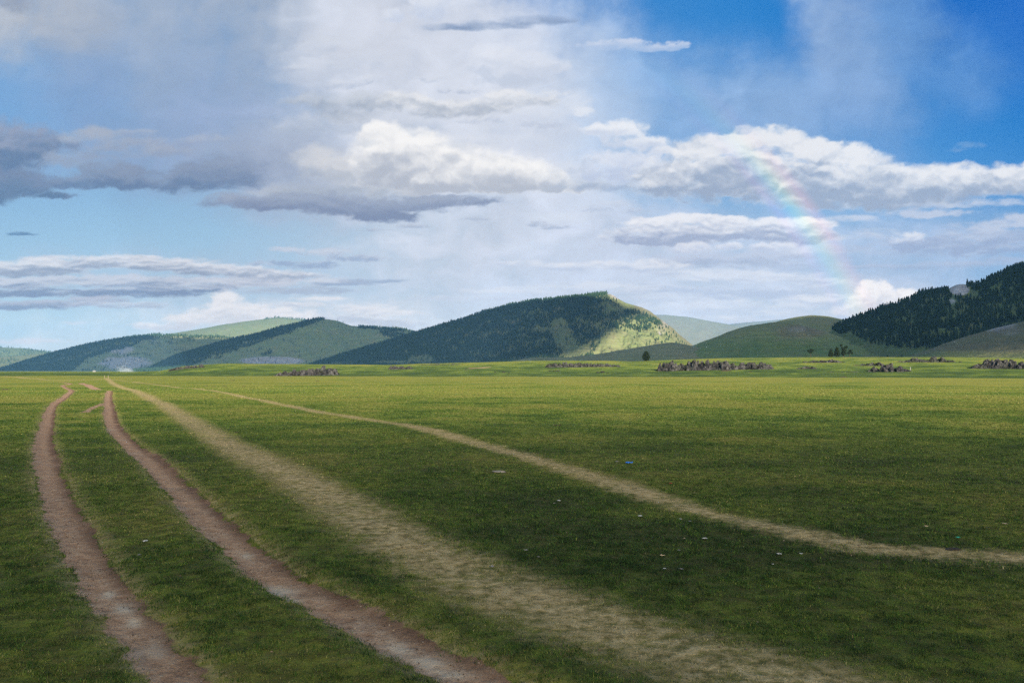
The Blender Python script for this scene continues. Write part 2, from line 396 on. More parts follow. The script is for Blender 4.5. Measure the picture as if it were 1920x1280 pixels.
def near_line(x, y, line, reach):
    """line_dist evaluated only near the line"""
    m = (x > line[:, 0].min() - reach) & (x < line[:, 0].max() + reach) & (y > line[:, 1].min() - reach) & (y < line[:, 1].max() + reach)
    d = np.full(x.shape, 1e3); s = np.zeros(x.shape)
    if m.any():
        dd, ss = line_dist(x[m], y[m], line); d[m] = dd; s[m] = ss
    return d, s

def track_masks(x, y):
    """soil (bare rut), straw (worn grass), d_a/d_b distances"""
    # the wandering of the edges
    wob = .12 * fbm(x / .42, y / .42, 5, 41, .7) + .05 * gnoise(x / 3.5, y / 3.5, 42)
    da, sa = near_line(x, y, RUT_A, 3); db, sb = near_line(x, y, RUT_B, 3)
    db2, _ = near_line(x, y, RUT_B2, 3); db3, _ = near_line(x, y, RUT_B3, 3)
    dc, _ = near_line(x, y, WORN_C, 4); dd, _ = near_line(x, y, WORN_D, 4); df, _ = near_line(x, y, FARTRACK, 4)
    rr_ = np.hypot(x, y)
    wa = np.interp(rr_, [4, 6, 9, 14, 60], [.105, .125, .19, .21, .22]) + .02 * gnoise(x / 2.2, y / 2.2, 43); wb = np.interp(rr_, [4, 6.5, 9, 14, 60], [.165, .175, .20, .22, .23]) + .025 * gnoise(x / 2.0, y / 2.0, 44)
    soil_a = 1 - sst(-.09, .07, da + wob - wa)
    soil_b = 1 - sst(-.09, .07, db + wob - wb)
    soil_b2 = (1 - sst(-.1, .2, db2 + wob - .35)); soil_b3 = .8 * (1 - sst(-.1, .12, db3 + wob * 1.5 - .16))
    brk = .16 * fbm(x / .35, y / .35, 3, 45, .6)
    straw = (1 - sst(-.28, .40, dc + 1.1 * wob + brk * .6 - .32)) ; straw_d = (1 - sst(-.19, .27, dd + 1.9 * wob + brk - .20))
    straw_f = .8 * (1 - sst(-.2, .6, df - .5))
    fringe = .5 * np.exp(-((da - wa) / .12) ** 2) * (da > wa) + .5 * np.exp(-((db - wb) / .12) ** 2) * (db > wb)
    return soil_a, np.maximum(soil_b, np.maximum(soil_b2, soil_b3)), straw, straw_d, np.maximum(straw_f, fringe), da, sa, db, sb

# ================================================================ the ground
def bearing_X(x, y):
    return 960 + FL * (x / np.maximum(y, 1e-3)) * 1.0007

def edge_range(X):  return np.interp(X, [-400, 100, 300, 600, 1000, 1920, 2600], [330, 300, 270, 250, 225, 205, 205])
CREST_X = [-700, 0, 140, 250, 300, 320, 345, 412, 640, 730, 790, 884, 967, 1050, 1134, 1180, 1230, 1330, 1500, 1700, 1920, 2600]
CREST_Y = [696, 696, 696, 696, 694, 690, 684.5, 680, 682, 682.5, 680.5, 678.5, 676.5, 674.5, 675.5, 677, 675, 671, 669, 668.5, 669.5, 668]
CREST_R = 460.

def ground_z(x, y, fine=True):
    r = np.hypot(x, y); X = bearing_X(x, y)
    X = np.where(y < 1, np.where(x < 0, -700., 2600.), X)
    X = np.clip(X, -700, 2600)
    z = .035 * gnoise(x / 5.5, y / 5.5, 51) * sst(3, 14, r) + .10 * gnoise(x / 27, y / 27, 52) * sst(10, 60, r)
    if fine:
        near = 1 - sst(60, 140, r)
        m = near > 0
        if m.any():
            z[m] += .014 * near[m] * fbm(x[m] / .8, y[m] / .8, 4, 53, .55)
    re = edge_range(X) + 10 * gnoise(x / 60, y / 60, 54)
    _, tz = bearing(X, np.interp(X, CREST_X, CREST_Y))
    crest = EYE + tz * CREST_R * np.cos(np.arctan((X - 960) / FL)) - .35
    dip = -(1.1 + .25 * gnoise(x / 50, y / 50, 55))
    low = np.minimum(crest, 0)
    up = sst(0, 1, (r - re - 45) / (CREST_R - re - 45))
    roll = .45 * fbm(x / 45, y / 45, 3, 56) * np.clip(crest / 6, 0, 1)
    zz = dip * sst(0, 40, r - re) * (1 - up) + (crest + roll) * up
    back = sst(CREST_R + 10, 900, r)
    zz = zz * (1 - back) + back * np.minimum(crest * .25, -0.2)
    z = z + zz
    far = sst(900, 1500, r)
    z = z + far * (.8 * gnoise(x / 400, y / 400, 57) - .4)
    return z

def rut_sink(da, sa, db, sb, r):
    k = (1 - sst(80, 220, r))
    return -k * (.028 * (1 - sst(.05, .30, da)) + .040 * (1 - sst(.08, .34, db)) - .008 * np.exp(-((da - .36) / .12) ** 2) - .012 * np.exp(-((db - .40) / .13) ** 2))

def surface_z(x, y):
    """full ground height incl. ruts"""
    da, sa = near_line(x, y, RUT_A, 2); db, sb = near_line(x, y, RUT_B, 2)
    return ground_z(x, y) + rut_sink(da, sa, db, sb, np.hypot(x, y))

def gz(x, y): return float(surface_z(np.array([float(x)]), np.array([float(y)]))[0])

def range_on_rise(X, Y):
    """ground range beyond the meadow edge where the ground is seen at chart height Y"""
    re = float(edge_range(X)); tx, _ = bearing(X, Y); tx = float(tx)
    rg = np.arange(re + 12, CREST_R + 6, 1.5); c = 1 / math.sqrt(1 + tx * tx)
    x = rg * tx * c; y = rg * c; z = ground_z(x, y)
    _, cy_ = chart(x, y, z - EYE)
    low = int(np.argmax(cy_)); hit = np.nonzero(cy_[low:] <= Y)[0]
    return float(rg[low + hit[0]]) if len(hit) else CREST_R

def lushness(x, y):
    """deep green patches: where the turf is wetter"""
    r = np.hypot(x, y)
    n = fbm(x / 2.6, y / 2.6, 4, 61, .55) * (1 - sst(30, 80, r)) + fbm(x / 14, y / 14, 4, 62, .55) * sst(15, 60, r)
    l = .42 + .75 * n
    # the rank patch between the two worn tracks
    px, py = on_ground(np.array([1040., 1330., 1480., 900., 1100.]), np.array([992., 1012., 1032., 930., 1055.]))
    for cx, cy, a, b, k in zip(px, py, (1.6, 1.1, 1.0, 2.4, 1.5), (.75, .8, .6, .9, .7), (.6, .9, .7, .45, .45)):
        l = l + k * np.exp(-((x - cx) / a) ** 2 - ((y - cy) / b) ** 2)
    X = bearing_X(x, y)
    re = edge_range(np.clip(X, -700, 2600))
    l = l + .75 * sst(0, 14, r - re) * (1 - .85 * sst(70, 220, r - re)) - .50 * np.exp(-((re - r) / 70) ** 2) * (r < re) - .30 * sst(12, 60, r)
    return np.clip(l, 0, 1)

def build_ground():
    rr = [0.35]
    while rr[-1] < 12600:
        r = rr[-1]
        k = .03 if r < 3 else (.0052 if r < 330 else (.010 if r < 1100 else .05))
        rr.append(r * (1 + k))
    rr = np.array(rr)
    fine = np.radians(np.arange(-39, 39.001, .085)); left = np.radians(np.arange(-180, -39, 3.)); right = np.radians(np.arange(42, 180.1, 3.))
    th = np.concatenate([left, fine, right]); th[-1] = PI
    R, T = np.meshgrid(rr, th, indexing='ij')
    x = R * np.sin(T); y = R * np.cos(T)
    soil_a, soil_b, straw_c, straw_d, straw_f, da, sa, db, sb = track_masks(x, y)
    z = ground_z(x, y) + rut_sink(da, sa, db, sb, R)
    soil = np.maximum(soil_a, soil_b)
    straw = np.clip(straw_c + straw_d + straw_f, 0, 1)
    lush = lushness(x, y)
    # bare red bank scars on the rise
    scar = np.zeros(x.shape)
    for (X0, Y0, X1, Y1, wd, rg0, rg1) in ((385, 697.5, 440, 698.5, 2.2, 330, 318), (440, 698.5, 500, 707, 2.6, 318, 272), (888, 685.5, 912, 684.5, 3.0, 372, 376),
                                           (300, 699, 385, 697.5, 1.1, 345, 330)):
        p0 = at(X0, Y0, rg0); p1 = at(X1, Y1, rg1)
        d, _ = near_line(x, y, np.array([p0[:2], p1[:2]]), 12)
        scar = np.maximum(scar, 1 - sst(wd * .4, wd * 1.3, d + .8 * gnoise(x / 3, y / 3, 71)))
    soil = np.maximum(soil, scar)
    vs = np.stack([x, y, z], -1).reshape(-1, 3)
    F = grid_faces(*x.shape)
    # which faces belong to which way
    fs = lambda a: a.ravel()[F].mean(1)
    wa = fs(soil_a) > .5; wb = (fs(soil_b) > .5) & ~wa
    wc = (fs(straw_c) > .55) & ~wa & ~wb; wd = (fs(straw_d) > .55) & ~wa & ~wb & ~wc
    rest = ~(wa | wb | wc | wd)
    right_dark = np.maximum(sst(.0, .17, da * sa) * (da < 1), sst(.0, .17, db * sb) * (db < 1))  # darker soil to the right of each rut's centre line
    dust = np.zeros(x.shape)
    for X_, Y_, a_, b_ in ((528, 1100, .10, .16), (545, 1118, .08, .10), (752, 1205, .09, .13), (800, 1228, .10, .12), (835, 1248, .10, .10), (232, 1136, .07, .12), (250, 1160, .05, .10), (205, 1108, .05, .1), (462, 1035, .05, .12)):
        gx_, gy_ = on_ground(X_, Y_); dust = np.maximum(dust, np.exp(-((x - gx_ + .4 * (y - gy_) * (R < 9)) / a_) ** 2 - ((y - gy_) / b_) ** 2))
    attrs = dict(soil=soil.ravel(), straw=straw.ravel(), lush=lush.ravel(), right_dark=right_dark.ravel(), near=(1 - sst(14, 30, R)).ravel(), dust=dust.ravel())
    out = []
    for nm, sel, lab in (('ground', rest, None), ('dirt_track', wa, 'bare brown wheel rut running down the left edge of the meadow'),
                         ('dirt_track', wb, 'wider bare brown wheel rut with pale dusty patches, second from the left'),
                         ('worn_track', wc, 'broad straw coloured worn strip beside the brown ruts'),
                         ('worn_track', wd, 'thin pale worn strip crossing the meadow towards the right edge')):
        f = F[sel]
        used, inv = np.unique(f, return_inverse=True)
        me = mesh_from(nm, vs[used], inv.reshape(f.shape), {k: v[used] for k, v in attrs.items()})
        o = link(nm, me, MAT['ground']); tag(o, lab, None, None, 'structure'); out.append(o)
        # one set of smooth normals across the cuts: neighbours share the same positions, differences are tiny
    return out

def mat_ground():
    t = NT('meadow_turf'); p = t.pos()
    n_fine = t.noise(55, 3, .6, p); n_s = t.noise(9, 5, .65, p); n_m = t.noise(1.3, 5, .6, p); n_l = t.noise(.16, 6, .6, p); n_x = t.noise(.035, 5, .6, p)
    lush = t.attr('lush'); straw = t.attr('straw'); soil = t.attr('soil')
    # turf: dry olive to deep green
    f = t.math('ADD', t.math('MULTIPLY', lush, 1.0), t.math('MULTIPLY', t.math('SUBTRACT', n_m, .5), .95))
    f = t.math('ADD', f, t.math('MULTIPLY', t.math('SUBTRACT', n_l, .5), 1.7))
    f = t.math('ADD', f, t.math('MULTIPLY', t.math('SUBTRACT', n_x, .5), 1.3), clamp=True)
    turf = t.ramp(f, [(0, (.390, .375, .062)), (.3, (.255, .325, .038)), (.6, (.125, .205, .023)), (1, (.030, .090, .013))])
    turf = t.mix(t.rng(n_s, .40, .72, .0, .6), turf, (.23, .19, .085))
    turf = t.mix(t.rng(t.noise(4.2, 5, .7, p), .40, .60, .62, .0), turf, (.030, .042, .014))
    turf = t.mix(t.rng(n_fine, .5, .8, .0, .42), turf, (.028, .032, .012))
    thatch = t.mix(.55, turf, (.075, .058, .022))
    turf = t.mix(t.attr('near'), turf, thatch)
    dry = t.ramp(n_s, [(.25, (.23, .150, .070)), (.5, (.44, .315, .155)), (.75, (.62, .47, .26))])
    sfac = t.math('MULTIPLY', straw, t.rng(t.math('ADD', t.math('MULTIPLY', n_s, .6), t.math('ADD', t.math('MULTIPLY', n_fine, .25), t.math('MULTIPLY', n_m, .35))), .45, .68, .25, 1.05), clamp=True)
    c = t.mix(sfac, turf, dry)
    earth = t.ramp(t.math('ADD', t.math('MULTIPLY', n_s, .6), t.math('MULTIPLY', n_fine, .4)), [(.3, (.19, .102, .064)), (.5, (.42, .250, .160)), (.7, (.59, .41, .285))])
    pale = t.rng(t.noise(.75, 5, .6, p), .56, .70, 0, .75)
    right_dark = t.attr('right_dark')
    earth = t.mix(t.math('MULTIPLY', pale, t.math('MULTIPLY', t.math('SUBTRACT', 1, right_dark), t.rng(n_s, .3, .55, .5, 1.))), earth, (.44, .34, .265))
    earth = t.mix(t.math('MULTIPLY', right_dark, t.rng(n_m, .3, .6, .5, .95)), earth, (.150, .085, .058))
    du = t.math('MULTIPLY', t.attr('dust'), t.rng(n_s, .25, .55, .35, 1.3), clamp=True)
    earth = t.mix(t.math('MULTIPLY', du, .8), earth, (.62, .48, .36))
    sl = t.math('ADD', soil, t.math('MULTIPLY', t.math('SUBTRACT', n_s, .5), t.math('MULTIPLY', t.math('SUBTRACT', 1, t.math('ABSOLUTE', t.math('SUBTRACT', t.math('MULTIPLY', soil, 2), 1))), 1.2)))
    c = t.mix(t.rng(sl, .32, .60), c, earth)
    h = t.math('ADD', t.math('MULTIPLY', n_fine, .3), n_s)
    b = t.bump(h, .6, .03); b = t.bump(n_m, .35, .12, b)
    return t.diffuse(c, .95, b, .05)

# ================================================================ grass blades
def build_grass():
    """short grazed blades, thinner with distance; colour tint 0 green .. 1 straw"""
    V = []; TI = []; SH = []
    def field(r0, r1, per_m2, w, h, seed):
        rg = np.random.default_rng(seed)
        a = math.radians(36); area = a * (r1 ** 2 - r0 ** 2)
        n = int(area * per_m2)
        r = np.sqrt(rg.uniform(r0 ** 2, r1 ** 2, n)); th = rg.uniform(-a, a, n)
        x = r * np.sin(th); y = r * np.cos(th)
        sa, sb, sc, sd, sf, da, s1, db, s2 = track_masks(x, y)
        soil = np.maximum(sa, sb); straw = np.clip(sc + sd, 0, 1)
        tuft = fbm(x / .22, y / .22, 3, 81, .6) + .7 * fbm(x / .07, y / .07, 2, 85) + .6 * fbm(x / 1.1, y / 1.1, 3, 82)
        keep = rg.random(n) < (1 - soil * 1.12) * (1 - .78 * straw) * np.clip(.66 + 1.1 * tuft, .06, 1)
        x, y, straw, tuft, r, sf = x[keep], y[keep], straw[keep], tuft[keep], r[keep], sf[keep]
        n = len(x)
        z = surface_z(x, y)
        lu = lushness(x, y)
        hh = h * .82 * (.45 + .8 * rg.random(n)) * (1 - .5 * straw) * (.75 + .6 * lu) * (.8 + .5 * np.clip(tuft, -1, 1))
        az = rg.uniform(0, 2 * PI, n); lean = rg.uniform(.4, 1.9, n) * hh
        wx, wy = np.cos(az) * w * .5, np.sin(az) * w * .5
        lx, ly = np.cos(az + 1.57 + rg.normal(0, .5, n)), np.sin(az + 1.57 + rg.normal(0, .5, n))
        b0 = np.stack([x - wx, y - wy, z - .004], -1); b1 = np.stack([x + wx, y + wy, z - .004], -1)
        mid = np.stack([x + lx * lean * .35, y + ly * lean * .35, z + hh * .6], -1)
        wv = np.stack([wx * .8, wy * .8, 0 * wx], -1)
        tip = np.stack([x + lx * lean, y + ly * lean, z + hh], -1)
        V.append(np.stack([b0, b1, mid + wv, mid - wv, tip], 1).reshape(-1, 3))
        cl = fbm(x / .16, y / .11, 3, 84, .6)
        ti = np.clip(.02 + .75 * rg.beta(1.3, 3.4, n) + .72 * straw + .18 * sf - .45 * (lu - .45) + .20 * fbm(x / .7, y / .7, 2, 83) + .42 * cl, 0, 1)
        TI.append(np.repeat(ti, 5)); SH.append(np.repeat(np.clip(.5 * rg.random(n) + .25 + .75 * cl, 0, 1), 5))
    field(3.2, 7.5, 7000, .0036, .024, 1)
    field(7.5, 13, 2800, .0058, .026, 2)
    field(13, 24, 800, .010, .030, 3)
    field(24, 48, 200, .020, .036, 4)
    field(48, 95, 34, .045, .045, 5)
    field(3.2, 8, 130, .0022, .075, 11)
    field(8, 18, 26, .0045, .085, 12)
    V = np.concatenate(V); n = len(V) // 5
    k = np.arange(n)[:, None] * 5
    quads = k + np.array([[0, 1, 2, 3]]); tris = k + np.array([[3, 2, 4]])
    me = mesh_from('grass', V, [quads, tris], dict(tint=np.concatenate(TI), shade=np.concatenate(SH)), smooth=False)
    t = NT('grass_blade')
    c = t.ramp(t.attr('tint'), [(0, (.028, .062, .016)), (.25, (.060, .126, .019)), (.5, (.155, .190, .036)), (.75, (.30, .25, .10)), (1, (.48, .39, .22))])
    sh = t.rng(t.attr('shade'), 0, 1, .50, 1.45)
    mlt = t.n('VectorMath', operation='SCALE'); t.l(c, mlt.inputs[0]); t.l(sh, mlt.inputs['Scale'])
    t.diffuse(mlt.outputs[0], .7, None, .15, .35)
    o = link('grass', me, t.m); tag(o, 'short grazed grass over the whole near meadow', None, None, 'stuff')
    print('blades', n)

def build_gravel():
    """grit and crumbs of earth lying in the ruts"""
    rg = np.random.default_rng(77); n = 60000
    rr = np.sqrt(rg.uniform(3.4 ** 2, 13 ** 2, n)); th = rg.uniform(-.62, .62, n); x = rr * np.sin(th); y = rr * np.cos(th)
    sa, sb, sc, sd, sf, da, s1, db, s2 = track_masks(x, y)
    k = rg.random(n) < np.maximum(sa, sb) * .6 + .012 + .05 * np.clip(sc + sd, 0, 1)
    x, y = x[k], y[k]; n = len(x); z = surface_z(x, y); s = .003 + .007 * rg.random(n) ** 4
    base = np.array([[1, 0, 0], [-.5, .87, 0], [-.5, -.87, 0], [.1, .1, .8], [0, 0, -.6]])
    a = rg.uniform(0, 6.28, n)[:, None]; j = 1 + rg.normal(0, .25, (n, 5, 3)); b = base[None] * j
    vx = (b[..., 0] * np.cos(a) - b[..., 1] * np.sin(a)) * s[:, None] + x[:, None]; vy = (b[..., 0] * np.sin(a) + b[..., 1] * np.cos(a)) * s[:, None] + y[:, None]
    vz = b[..., 2] * s[:, None] + z[:, None] + s[:, None] * .2
    V = np.stack([vx, vy, vz], -1).reshape(-1, 3); F = (np.arange(n) * 5)[:, None, None] + np.array([[0, 1, 3], [1, 2, 3], [2, 0, 3], [1, 0, 4], [2, 1, 4], [0, 2, 4]])[None]
    me = mesh_from('gravel', V, F.reshape(-1, 3), dict(tone=np.repeat(rg.random(n), 5)), smooth=False)
    t = NT('grit'); t.diffuse(t.ramp(t.attr('tone'), [(0, (.06, .040, .032)), (.6, (.19, .14, .11)), (1, (.34, .28, .23))]), .9, None, .1)
    o = link('gravel', me, t.m); tag(o, 'grit and crumbs of earth in the wheel ruts', None, None, 'stuff')

# ================================================================ hills
def interp_pts(X, pts):
    p = np.array(pts, float); return np.interp(X, p[:, 0], p[:, 1])

class Hill:
    """a hill surveyed by the bearing and height of its ridge; profile rises from foot range to ridge range and falls behind"""
    def __init__(s, ridge, dist, foot, name, seed, gully=.06, gs=60., prof=.5, back=.9, step=1.0, rows=150, pad=0, footz=-1., rough=.0, drop=0.):
        s.ridge, s.dist, s.foot = ridge, dist, foot; s.seed = seed; s.gully = gully; s.gs = gs; s.prof = prof; s.back = back; s.name = name
        s.step, s.rows, s.pad, s.footz, s.rough, s.drop = step, rows, pad, footz, rough, drop
        s.x0, s.x1 = ridge[0][0], ridge[-1][0]
    def col(s, X):
        D = interp_pts(X, s.dist); Fo = interp_pts(X, s.foot)
        # rounded interpolation of the ridge
        w = s.step * 3 + 5
        Yr = sum(interp_pts(X + o * w, s.ridge) * k for o, k in ((-1, .15), (-.5, .22), (0, .26), (.5, .22), (1, .15)))
        tx, tz = bearing(X, Yr)
        y = D / np.sqrt(1 + tx ** 2)
        H = EYE + tz * y + s.drop
        return D, Fo, H, tx
    def z(s, X, t):
        """t: 0 foot .. 1 ridge .. 2 back foot; returns world x, y, z"""
        D, Fo, H, tx = s.col(X)
        r = np.where(t <= 1, Fo + (D - Fo) * t, D + (t - 1) * (D - Fo) * s.back + (t - 1) * D * .1)
        c = 1 / np.sqrt(1 + tx ** 2)
        y = r * c; x = tx * y
        tt = np.clip(t, 0, 1)
        sm = tt * tt * (3 - 2 * tt)
        up = s.prof * tt + (1 - s.prof) * sm
        dn = 1 - np.clip(t - 1, 0, 1); dn = dn * dn * (3 - 2 * dn)
        hf = np.where(t <= 1, up, dn)
        z = s.footz + (H - s.footz) * hf
        env = 4 * np.clip(hf, 0, 1) * (1 - np.clip(hf, 0, 1)) * (t < 1) + .25 * (t >= 1)
        g = fbm(x / s.gs, y / (s.gs * 1.5), 4, s.seed, .5)
        z = z + np.abs(H) * s.gully * g * env * 1.6
        if s.rough:
            z = z + s.rough * fbm(x / 22, y / 22, 3, s.seed + 5, .6) * np.clip(hf * 3, 0, 1)
        return x, y, z
    def build(s, mat, attrs=None, label=None):
        X = np.arange(s.x0 - s.pad, s.x1 + s.pad + s.step, s.step); tf = np.concatenate([np.linspace(0, 1, s.rows), np.linspace(1, 2, max(12, s.rows // 6))[1:]])
        T, XX = np.meshgrid(tf, X, indexing='ij')
        x, y, z = s.z(XX, T)
        a = attrs(XX, T, x, y, z) if attrs else {}
        me = mesh_from(s.name, np.stack([x, y, z], -1).reshape(-1, 3), grid_faces(*x.shape), {k: v.ravel() for k, v in a.items()})
        o = link(s.name, me, mat); tag(o, label, None, None, 'structure')
        return o

def mat_hill():
    t = NT('steppe_slope'); p = t.pos()
    n1 = t.noise(.012, 6, .6, p); n2 = t.noise(.09, 5, .6, p); n3 = t.noise(.6, 4, .65, p)
    green = t.attr('green'); rock = t.attr('rock')
    f = t.math('ADD', green, t.math('MULTIPLY', t.math('SUBTRACT', n1, .5), .8))
    f = t.math('ADD', f, t.math('MULTIPLY', t.math('SUBTRACT', n2, .5), .5), clamp=True)
    c = t.ramp(f, [(0, (.190, .160, .100)), (.35, (.200, .195, .095)), (.65, (.180, .215, .080)), (1, (.105, .165, .050))])
    c = t.mix(t.rng(n3, .5, .8, 0, .4), c, (.06, .065, .03))
    mp = t.n('Mapping'); t.l(p, mp.inputs[0]); mp.inputs['Scale'].default_value = (.012, .012, .34)
    ter = t.noise(1.0, 4, .6, mp.outputs[0], .6)
    c = t.mix(t.rng(ter, .40, .62, .42, 0), c, (.085, .095, .048))
    c = t.mix(t.rng(t.noise(.035, 5, .65, p), .52, .68, 0, .45), c, (.24, .20, .12))
    shrub = t.noise(.16, 2, .5, p); c = t.mix(t.rng(shrub, .70, .74, 0, .7), c, (.025, .035, .018))
    pal = t.n('VectorMath', operation='SCALE'); t.l(c, pal.inputs[0]); t.l(t.math('ADD', 1, t.attr('pale')), pal.inputs['Scale']); c = pal.outputs[0]
    rk = t.ramp(n2, [(.3, (.13, .115, .11)), (.5, (.31, .28, .26)), (.75, (.50, .46, .43))])
    pr = t.n('VectorMath', operation='SCALE'); t.l(rk, pr.inputs[0]); t.l(t.math('ADD', 1, t.attr('pale')), pr.inputs['Scale']); rk = pr.outputs[0]
    fr = t.rng(t.math('ADD', rock, t.math('MULTIPLY', t.math('SUBTRACT', n3, .5), .9)), .35, .65)
    c = t.mix(t.math('MULTIPLY', fr, t.rng(rock, 0.02, .1)), c, rk)
    b = t.bump(t.math('ADD', n2, t.math('MULTIPLY', n3, .25)), .7, 5.0)
    return t.diffuse(c, .95, b, .03)

HILLS = {}
def setup_hills():
    H = HILLS
    H['A'] = Hill([(-420, 640), (-200, 648), (0, 651), (40, 652), (75, 656), (130, 667), (200, 684), (260, 696)], [(-420, 8600), (260, 8600)], [(-420, 7400), (260, 7400)], 'hill', 1, .05, 300, step=2, rows=60)
    H['A2'] = Hill([(-420, 650), (-100, 668), (0, 669), (60, 665), (110, 659), (180, 655), (260, 660), (330, 690)], [(-420, 7200), (330, 7200)], [(-420, 6200), (330, 6200)], 'hill', 2, .05, 250, step=2, rows=60)
    H['D'] = Hill([(180, 700), (307, 627), (375, 617), (425, 607), (480, 600), (520, 594.5), (560, 597.5), (600, 605), (660, 625), (760, 700)], [(180, 8000), (760, 8000)], [(180, 6600), (760, 6600)], 'hill', 3, .04, 300, step=2, rows=60)
    H['B'] = Hill([(-420, 740), (-60, 702), (0, 693), (50, 677), (100, 662), (175, 644), (250, 631), (295, 628), (340, 630), (410, 631), (470, 640), (540, 660), (640, 700)],
                  [(-420, 5600), (295, 5600), (640, 5000)], [(-420, 4700), (150, 4500), (640, 4300)], 'hill', 4, .13, 130, step=1.5, rows=110)
    H['C'] = Hill([(180, 712), (270, 697), (325, 669), (425, 639), (480, 627), (547, 609), (604, 597), (635, 601), (655, 610), (680, 613), (720, 615), (755, 617), (800, 630), (860, 650), (960, 690)],
                  [(200, 4500), (604, 4500), (960, 4700)], [(200, 3700), (604, 3500), (960, 3600)], 'hill', 5, .10, 110, step=1.5, rows=110)
    H['F'] = Hill([(1080, 610), (1180, 590), (1232, 589), (1285, 593), (1335, 602), (1390, 612), (1440, 622), (1520, 640), (1640, 690)], [(1080, 9600), (1640, 9600)], [(1080, 8000), (1640, 8000)], 'hill', 6, .05, 500, step=3, rows=50)
    H['F2'] = Hill([(1200, 640), (1300, 617), (1360, 609), (1410, 603), (1450, 600), (1500, 598), (1560, 600), (1700, 610), (1800, 640)], [(1200, 11200), (1800, 11200)], [(1200, 10000), (1800, 10000)], 'hill', 7, .05, 600, step=4, rows=40)
    H['E'] = Hill([(440, 720), (520, 702), (565, 692), (592, 682), (642, 666), (705, 648), (765, 629), (805, 618), (855, 603), (915, 584), (960, 573), (1005, 563), (1032, 562), (1072, 557), (1122, 552), (1142, 550.5),
                   (1150, 554), (1167, 565), (1180, 570), (1195, 572.5), (1208, 579), (1227, 589), (1241, 600), (1255, 610), (1280, 632), (1297, 646), (1340, 672), (1400, 700)],
                  [(440, 3300), (1100, 3050), (1400, 2900)], [(440, 2500), (700, 2350), (1100, 2250), (1400, 2250)], 'hill', 8, .10, 75, step=1.0, rows=190, rough=1.6)
    H['G'] = Hill([(960, 690), (1020, 677), (1060, 670.5), (1120, 663.5), (1210, 648.5), (1255, 642), (1297, 648), (1350, 658), (1440, 672), (1540, 690)],
                  [(960, 1500), (1540, 1500)], [(960, 1050), (1540, 1050)], 'hill', 9, .10, 50, step=1.5, rows=90)
    H['G2'] = Hill([(900, 690), (970, 675), (1000, 669.5), (1045, 670), (1090, 669), (1150, 664), (1250, 680)], [(900, 1750), (1250, 1750)], [(900, 1520), (1250, 1520)], 'hill', 19, .04, 50, step=2, rows=50)
    H['H1'] = Hill([(1170, 705), (1240, 675), (1303, 646), (1370, 621), (1405, 611), (1440, 604.5), (1466, 602.5), (1490, 606), (1530, 616), (1580, 632), (1640, 648), (1740, 668), (1850, 690)],
                   [(1170, 1650), (1850, 1500)], [(1170, 1050), (1850, 950)], 'hill', 10, .14, 60, step=1.2, rows=120)
    H['H2'] = Hill([(1330, 660), (1430, 612), (1463, 601), (1490, 594.5), (1522, 590), (1547, 592), (1580, 599), (1620, 603), (1700, 615), (1800, 650)],
                   [(1330, 2100), (1800, 2100)], [(1330, 1600), (1800, 1600)], 'hill', 11, .05, 80, step=1.5, rows=80)
    H['I'] = Hill([(1480, 662), (1530, 640), (1560, 620), (1587, 606), (1620, 594), (1665, 577), (1702, 566), (1725, 553), (1772, 547), (1785, 538), (1800, 532.5), (1815, 534), (1830, 540), (1842, 533), (1865, 519), (1920, 500), (2000, 474), (2120, 450), (2400, 440)],
                  [(1480, 1650), (1700, 1950), (2400, 1950)], [(1480, 1300), (1600, 1080), (1720, 950), (1920, 900), (2400, 850)], 'hill', 12, .07, 80, step=1.2, rows=150, rough=1.2)
    H['J'] = Hill([(1640, 690), (1690, 672), (1715, 665), (1765, 646), (1810, 631), (1865, 615.5), (1920, 602), (2000, 578), (2200, 540), (2400, 520)],
                  [(1640, 760), (1920, 900), (2400, 950)], [(1640, 600), (1920, 560), (2400, 540)], 'hill', 13, .06, 35, step=1.5, rows=110, rough=.25)

def blob(X, Y, cx, cy, rx, ry, soft=1.0):
    return np.clip(1.25 - ((X - cx) / rx) ** 2 - ((Y - cy) / ry) ** 2, 0, 1) ** soft

